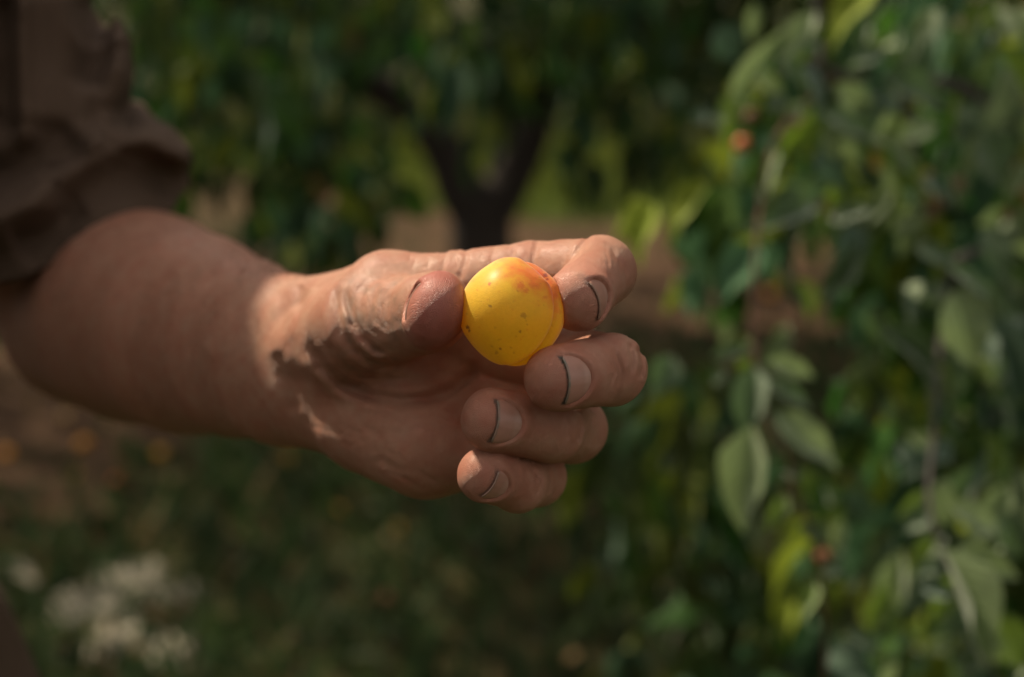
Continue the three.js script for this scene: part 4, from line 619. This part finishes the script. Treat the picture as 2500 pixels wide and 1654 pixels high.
  for (let [x0, y0, x1, y1, w, d, k, g] of hero) { d *= 1.2; w *= 0.9; put(at(x0, y0, d + 0.012 * (r() - 0.5)), at(x1, y1, d + 0.03 * (r() - 0.6)), w * K / 1000 * d / FOCUS * 1.12, LEAF[k], g, 0.1); count++; }
  // smaller and deeper leaves that fill the boughs
  const kinds = ['mid', 'mid', 'pale', 'teal', 'pale', 'lime', 'mid', 'pale'];
  const fill = [[1780, 2520, -20, 520, 0.82, 1.15, 84, 1], [2080, 2520, 480, 1000, 0.82, 1.1, 56, 1], [2150, 2520, 1050, 1680, 0.74, 1.0, 50, 1], [1700, 2500, 0, 1654, 1.1, 1.6, 26, 1.2], [1680, 1960, 500, 900, 0.95, 1.3, 10, 0.8], [1900, 2150, 1180, 1654, 0.85, 1.1, 8, 0.8]];
  for (const [x0, x1, y0, y1, d0, d1, n, sc] of fill) for (let i = 0; i < n && count < 292; i++) {
    const x = mix(x0, x1, Math.pow(r(), 0.75)), y = mix(y0, y1, r()), d = mix(d0, d1, r()) * 1.18, b = at(x, y, d), l = (0.030 + 0.030 * r()) * sc, dir = V3(r() - 0.5, -0.1 - 0.7 * r(), (r() - 0.5) * 0.7).normalize().multiplyScalar(l);
    put(b, b.clone().add(dir), l * (0.30 + 0.13 * r()), LEAF[kinds[Math.floor(r() * kinds.length)]], Math.floor(r() * 4), (r() - 0.5)); count++;
  }
  for (const [x, y, l] of [[2260, 470, 60], [2300, 480, 50], [2350, 430, 46], [2285, 505, 44], [2470, 500, 50], [2020, 480, 40], [2030, 505, 36]]) { const b = at(x, y, 1.02), s = l * K / 1000 * 1.02 / FOCUS; put(b, b.clone().add(V3((r() - 0.5) * s * 1.4, -s, 0)), s * 0.6, LEAF.ochre, 1, 0); }
  const list = crownLeaves(r, V3(1.5, 1.9, -1.5), V3(1.15, 0.9, 1.1), 7000, 0.075, (p) => { const q = p.clone().sub(EYE), d = -q.dot(CAMZ); return d > 0 && Math.abs(q.dot(CAMX) / d) < 0.42 && Math.abs(q.dot(CAMY) / d) < 0.28; });
  // the bough overhead that dapples the hanging leaves
  for (let i = 0; i < 26; i++) spray(list, r, V3(mix(-0.25, 0.75, r()), 1.92 + 0.25 * (r() - 0.5), mix(-1.6, -0.98, r())), 8, 0.16, 0.07);
  for (const [x0, x1, y0, y1, n] of [[1720, 2560, -60, 560, 62], [2060, 2560, 480, 1060, 44], [2120, 2560, 1050, 1700, 44], [1880, 2120, 850, 1700, 12]]) for (let i = 0; i < n; i++) { const s = []; spray(s, r, at(mix(x0, x1, Math.pow(r(), 0.8)), mix(y0, y1, r()), 1.1 + 0.6 * r()), 6, 0.10, 0.058); for (const q of s) { q.c.multiplyScalar(1.6 + 1.2 * r()); list.push(q); } }
  instanced('crown', leafGeos[1], crownMat, localised(list, o), t);
}

// ================================================================ PLUMS ON THE GROUND AND ON THE BOUGHS
const plumGeo = (() => { const g = new THREE.SphereGeometry(1, 28, 20), p = g.attributes.position; for (let i = 0; i < p.count; i++) { const x = p.getX(i), y = p.getY(i), z = p.getZ(i), k = 1 - 0.07 * Math.exp(-((z / 0.12) ** 2)) * (x > 0 ? 1 : 0) - 0.12 * smooth(0.9, 1, y) + 0.02 * noise(x * 2, y * 2, z * 2); p.setXYZ(i, x * k, y * k * 0.97, z * k); } g.computeVertexNormals(); return g; })();
const plumSkin = dataTexture(128, (u, v) => { const k = clamp(0.85 + 0.2 * noise(u * 8, v * 6, 3) + 0.1 * noise(u * 30, v * 24, 3), 0, 1); return [clamp(k + 0.05, 0, 1), k, k * 0.9]; });
const plumMat = (n, c) => new THREE.MeshPhysicalMaterial({ name: n, color: lin(...c), map: plumSkin, roughness: 0.45, sheen: 0.3, sheenColor: lin(1, 0.85, 0.6), sheenRoughness: 0.6 });
const PLUM = { amber: plumMat('amber_plum', [0.85, 0.36, 0.03]), yellow: plumMat('yellow_plum', [0.60, 0.32, 0.02]), red: plumMat('orange_red_plum', [0.60, 0.13, 0.018]), brown: plumMat('rotting_plum', [0.20, 0.08, 0.028]), tan: plumMat('shrivelled_plum', [0.50, 0.30, 0.12]) };
const stalkMat = new THREE.MeshStandardMaterial({ name: 'stalk', color: lin(0.10, 0.08, 0.03), roughness: 0.8 });
function onePlum(pos, rad, kind, label, group, hang) {
  const t = thing('plum', pos); mesh('flesh', plumGeo, PLUM[kind], t).scale.setScalar(rad); t.children[0].position.y = rad * 0.96; t.children[0].rotation.y = pos.x * 37;
  if (hang) mesh('stalk', limbGeometry([V3(0, rad * 1.8, 0), V3(0.002, rad * 2.1, 0), V3(0.001, rad * 2.1 + hang, 0.001)], 0.0011, 0.0009, 6, 0), stalkMat, t);
  tag(t, label, 'plum', group); return t;
}
const fallen = 'fallen plums on the orchard floor';
for (const [x, y, kind, label, rad] of [
  [205, 1092, 'amber', 'amber fallen plum on bare soil below the forearm', 0.017], [287, 1196, 'red', 'orange-red fallen plum on bare soil, lower right of the amber one', 0.017], [14, 1112, 'amber', 'dull orange fallen plum cut by the left edge of the picture', 0.016], [22, 1258, 'brown', 'brown fallen plum near the left edge, above the pale stones', 0.016], [392, 1120, 'yellow', 'yellow fallen plum just under the forearm', 0.016], [182, 1168, 'yellow', 'dull yellow fallen plum between the amber and the orange-red ones', 0.014], [160, 1022, 'tan', 'tan shrivelled plum on soil close under the elbow', 0.015], [520, 1145, 'tan', 'tan shrivelled plum at the edge of the weeds under the wrist', 0.013], [966, 1284, 'yellow', 'yellow fallen plum in dark weeds below the palm', 0.0165], [826, 1240, 'yellow', 'dim yellow fallen plum in weeds, left of the palm edge', 0.014], [372, 1508, 'brown', 'brown fallen plum lying against the pale stones', 0.017], [1405, 1604, 'tan', 'tan fallen plum at the bottom edge of the picture', 0.017], [700, 1125, 'yellow', 'dull yellow fallen plum right under the wrist', 0.013], [945, 1460, 'brown', 'brown fallen plum in weeds at the bottom centre', 0.014], [1630, 1440, 'brown', 'brown fallen plum in weeds left of the hanging shoot', 0.015], [1700, 1425, 'yellow', 'dim yellow fallen plum beside a brown one in the weeds', 0.013], [1255, 505, 'tan', 'tan fallen plum at the foot of the lane, just above the index finger', 0.02]]) {
  const p = onGround(x, y, 0.02); p.y = groundY(p.x, p.z) - 0.002; onePlum(p, rad, kind, label, fallen);
}
for (const [x, y, kind, label, rad] of [[1640, 1078, 'yellow', 'yellow fallen plum in the dark right of the little finger', 0.017], [1795, 1340, 'yellow', 'yellow fallen plum under the tip of the long pale leaf', 0.014], [1900, 1522, 'amber', 'amber fallen plum low down beside the hanging shoot', 0.016], [1818, 622, 'amber', 'bright amber fallen plum on soil right of the index fingertip', 0.022], [1880, 718, 'amber', 'dim amber fallen plum on soil, lower right of the bright amber one', 0.019]]) {
  const p = onGround(x, y, 0.02); p.y = groundY(p.x, p.z) - 0.002; onePlum(p, rad, kind, label, fallen);
}
const hanging = 'plums hanging among the leaves';
for (const [x, y, d, kind, label, rad] of [[1814, 352, 1.25, 'red', 'orange-red plum among the upper leaves', 0.0075], [1836, 286, 1.2, 'brown', 'dull red-brown plum on the upper bough, above the orange-red one', 0.007], [1958, 305, 1.15, 'brown', 'brown plum between two pale leaves on the upper bough', 0.007], [2012, 1360, 0.95, 'brown', 'dark red-brown plum on the hanging shoot', 0.006]]) {
  const p = at(x, y, d); p.y -= rad; onePlum(p, rad, kind, label, hanging, 0.02);
}
// ================================================================ PALE STONES in the lower left corner
const stoneTint = dataTexture(256, (u, v) => { const k = clamp(0.72 + 0.3 * noise(u * 9, v * 9, 1) + 0.16 * noise(u * 30, v * 30, 2), 0.2, 1); return [k, k * 0.98, k * 0.92]; });
const stoneMat = new THREE.MeshStandardMaterial({ name: 'limestone', color: lin(0.36, 0.33, 0.25), map: stoneTint, bumpMap: stoneTint, bumpScale: 0.01, roughness: 0.9 });
[[232, 1480, 0.062, 0.034, 'low pale stone at the left of the stone heap'], [318, 1432, 0.07, 0.045, 'largest pale stone, at the back of the heap in the lower left'], [282, 1500, 0.055, 0.03, 'brightest flat stone in the middle of the heap'], [300, 1548, 0.045, 0.026, 'pale stone at the front of the heap'], [412, 1572, 0.045, 0.03, 'small pale stone at the right of the heap, below the brown plum'], [425, 1438, 0.042, 0.028, 'greyish stone behind the brown plum'], [160, 1500, 0.04, 0.024, 'small grey stone left of the heap'], [200, 1590, 0.035, 0.022, 'dim stone in the weeds below the heap'], [372, 1400, 0.036, 0.026, 'small stone at the very back of the heap'], [40, 1410, 0.05, 0.03, 'grey stone at the left edge of the picture']].forEach(([x, y, a, h, label], k) => {
  const p = onGround(x, y, 0.02), g = new THREE.IcosahedronGeometry(1, 4), q = g.attributes.position; p.y = groundY(p.x, p.z) - 0.01;
  for (let i = 0; i < q.count; i++) { const X = q.getX(i), Y = q.getY(i), Z = q.getZ(i), s = 1 + 0.75 * fbm(X * 1.1 + k * 7, Y * 1.1, Z * 1.1 + k, 3) + 0.08 * noise(X * 6, Y * 6, Z * 6 + k); q.setXYZ(i, X * s * a * 1.5, Math.max(-0.15, Y * s) * h * 0.9 + h * 0.12, Z * s * a * 1.1); }
  g.computeVertexNormals(); const m = mesh('stone', g, stoneMat, scene); m.position.copy(p); m.rotation.y = k * 1.3; tag(m, label, 'stone', 'heap of pale stones');
});
renderer.render(scene, camera);
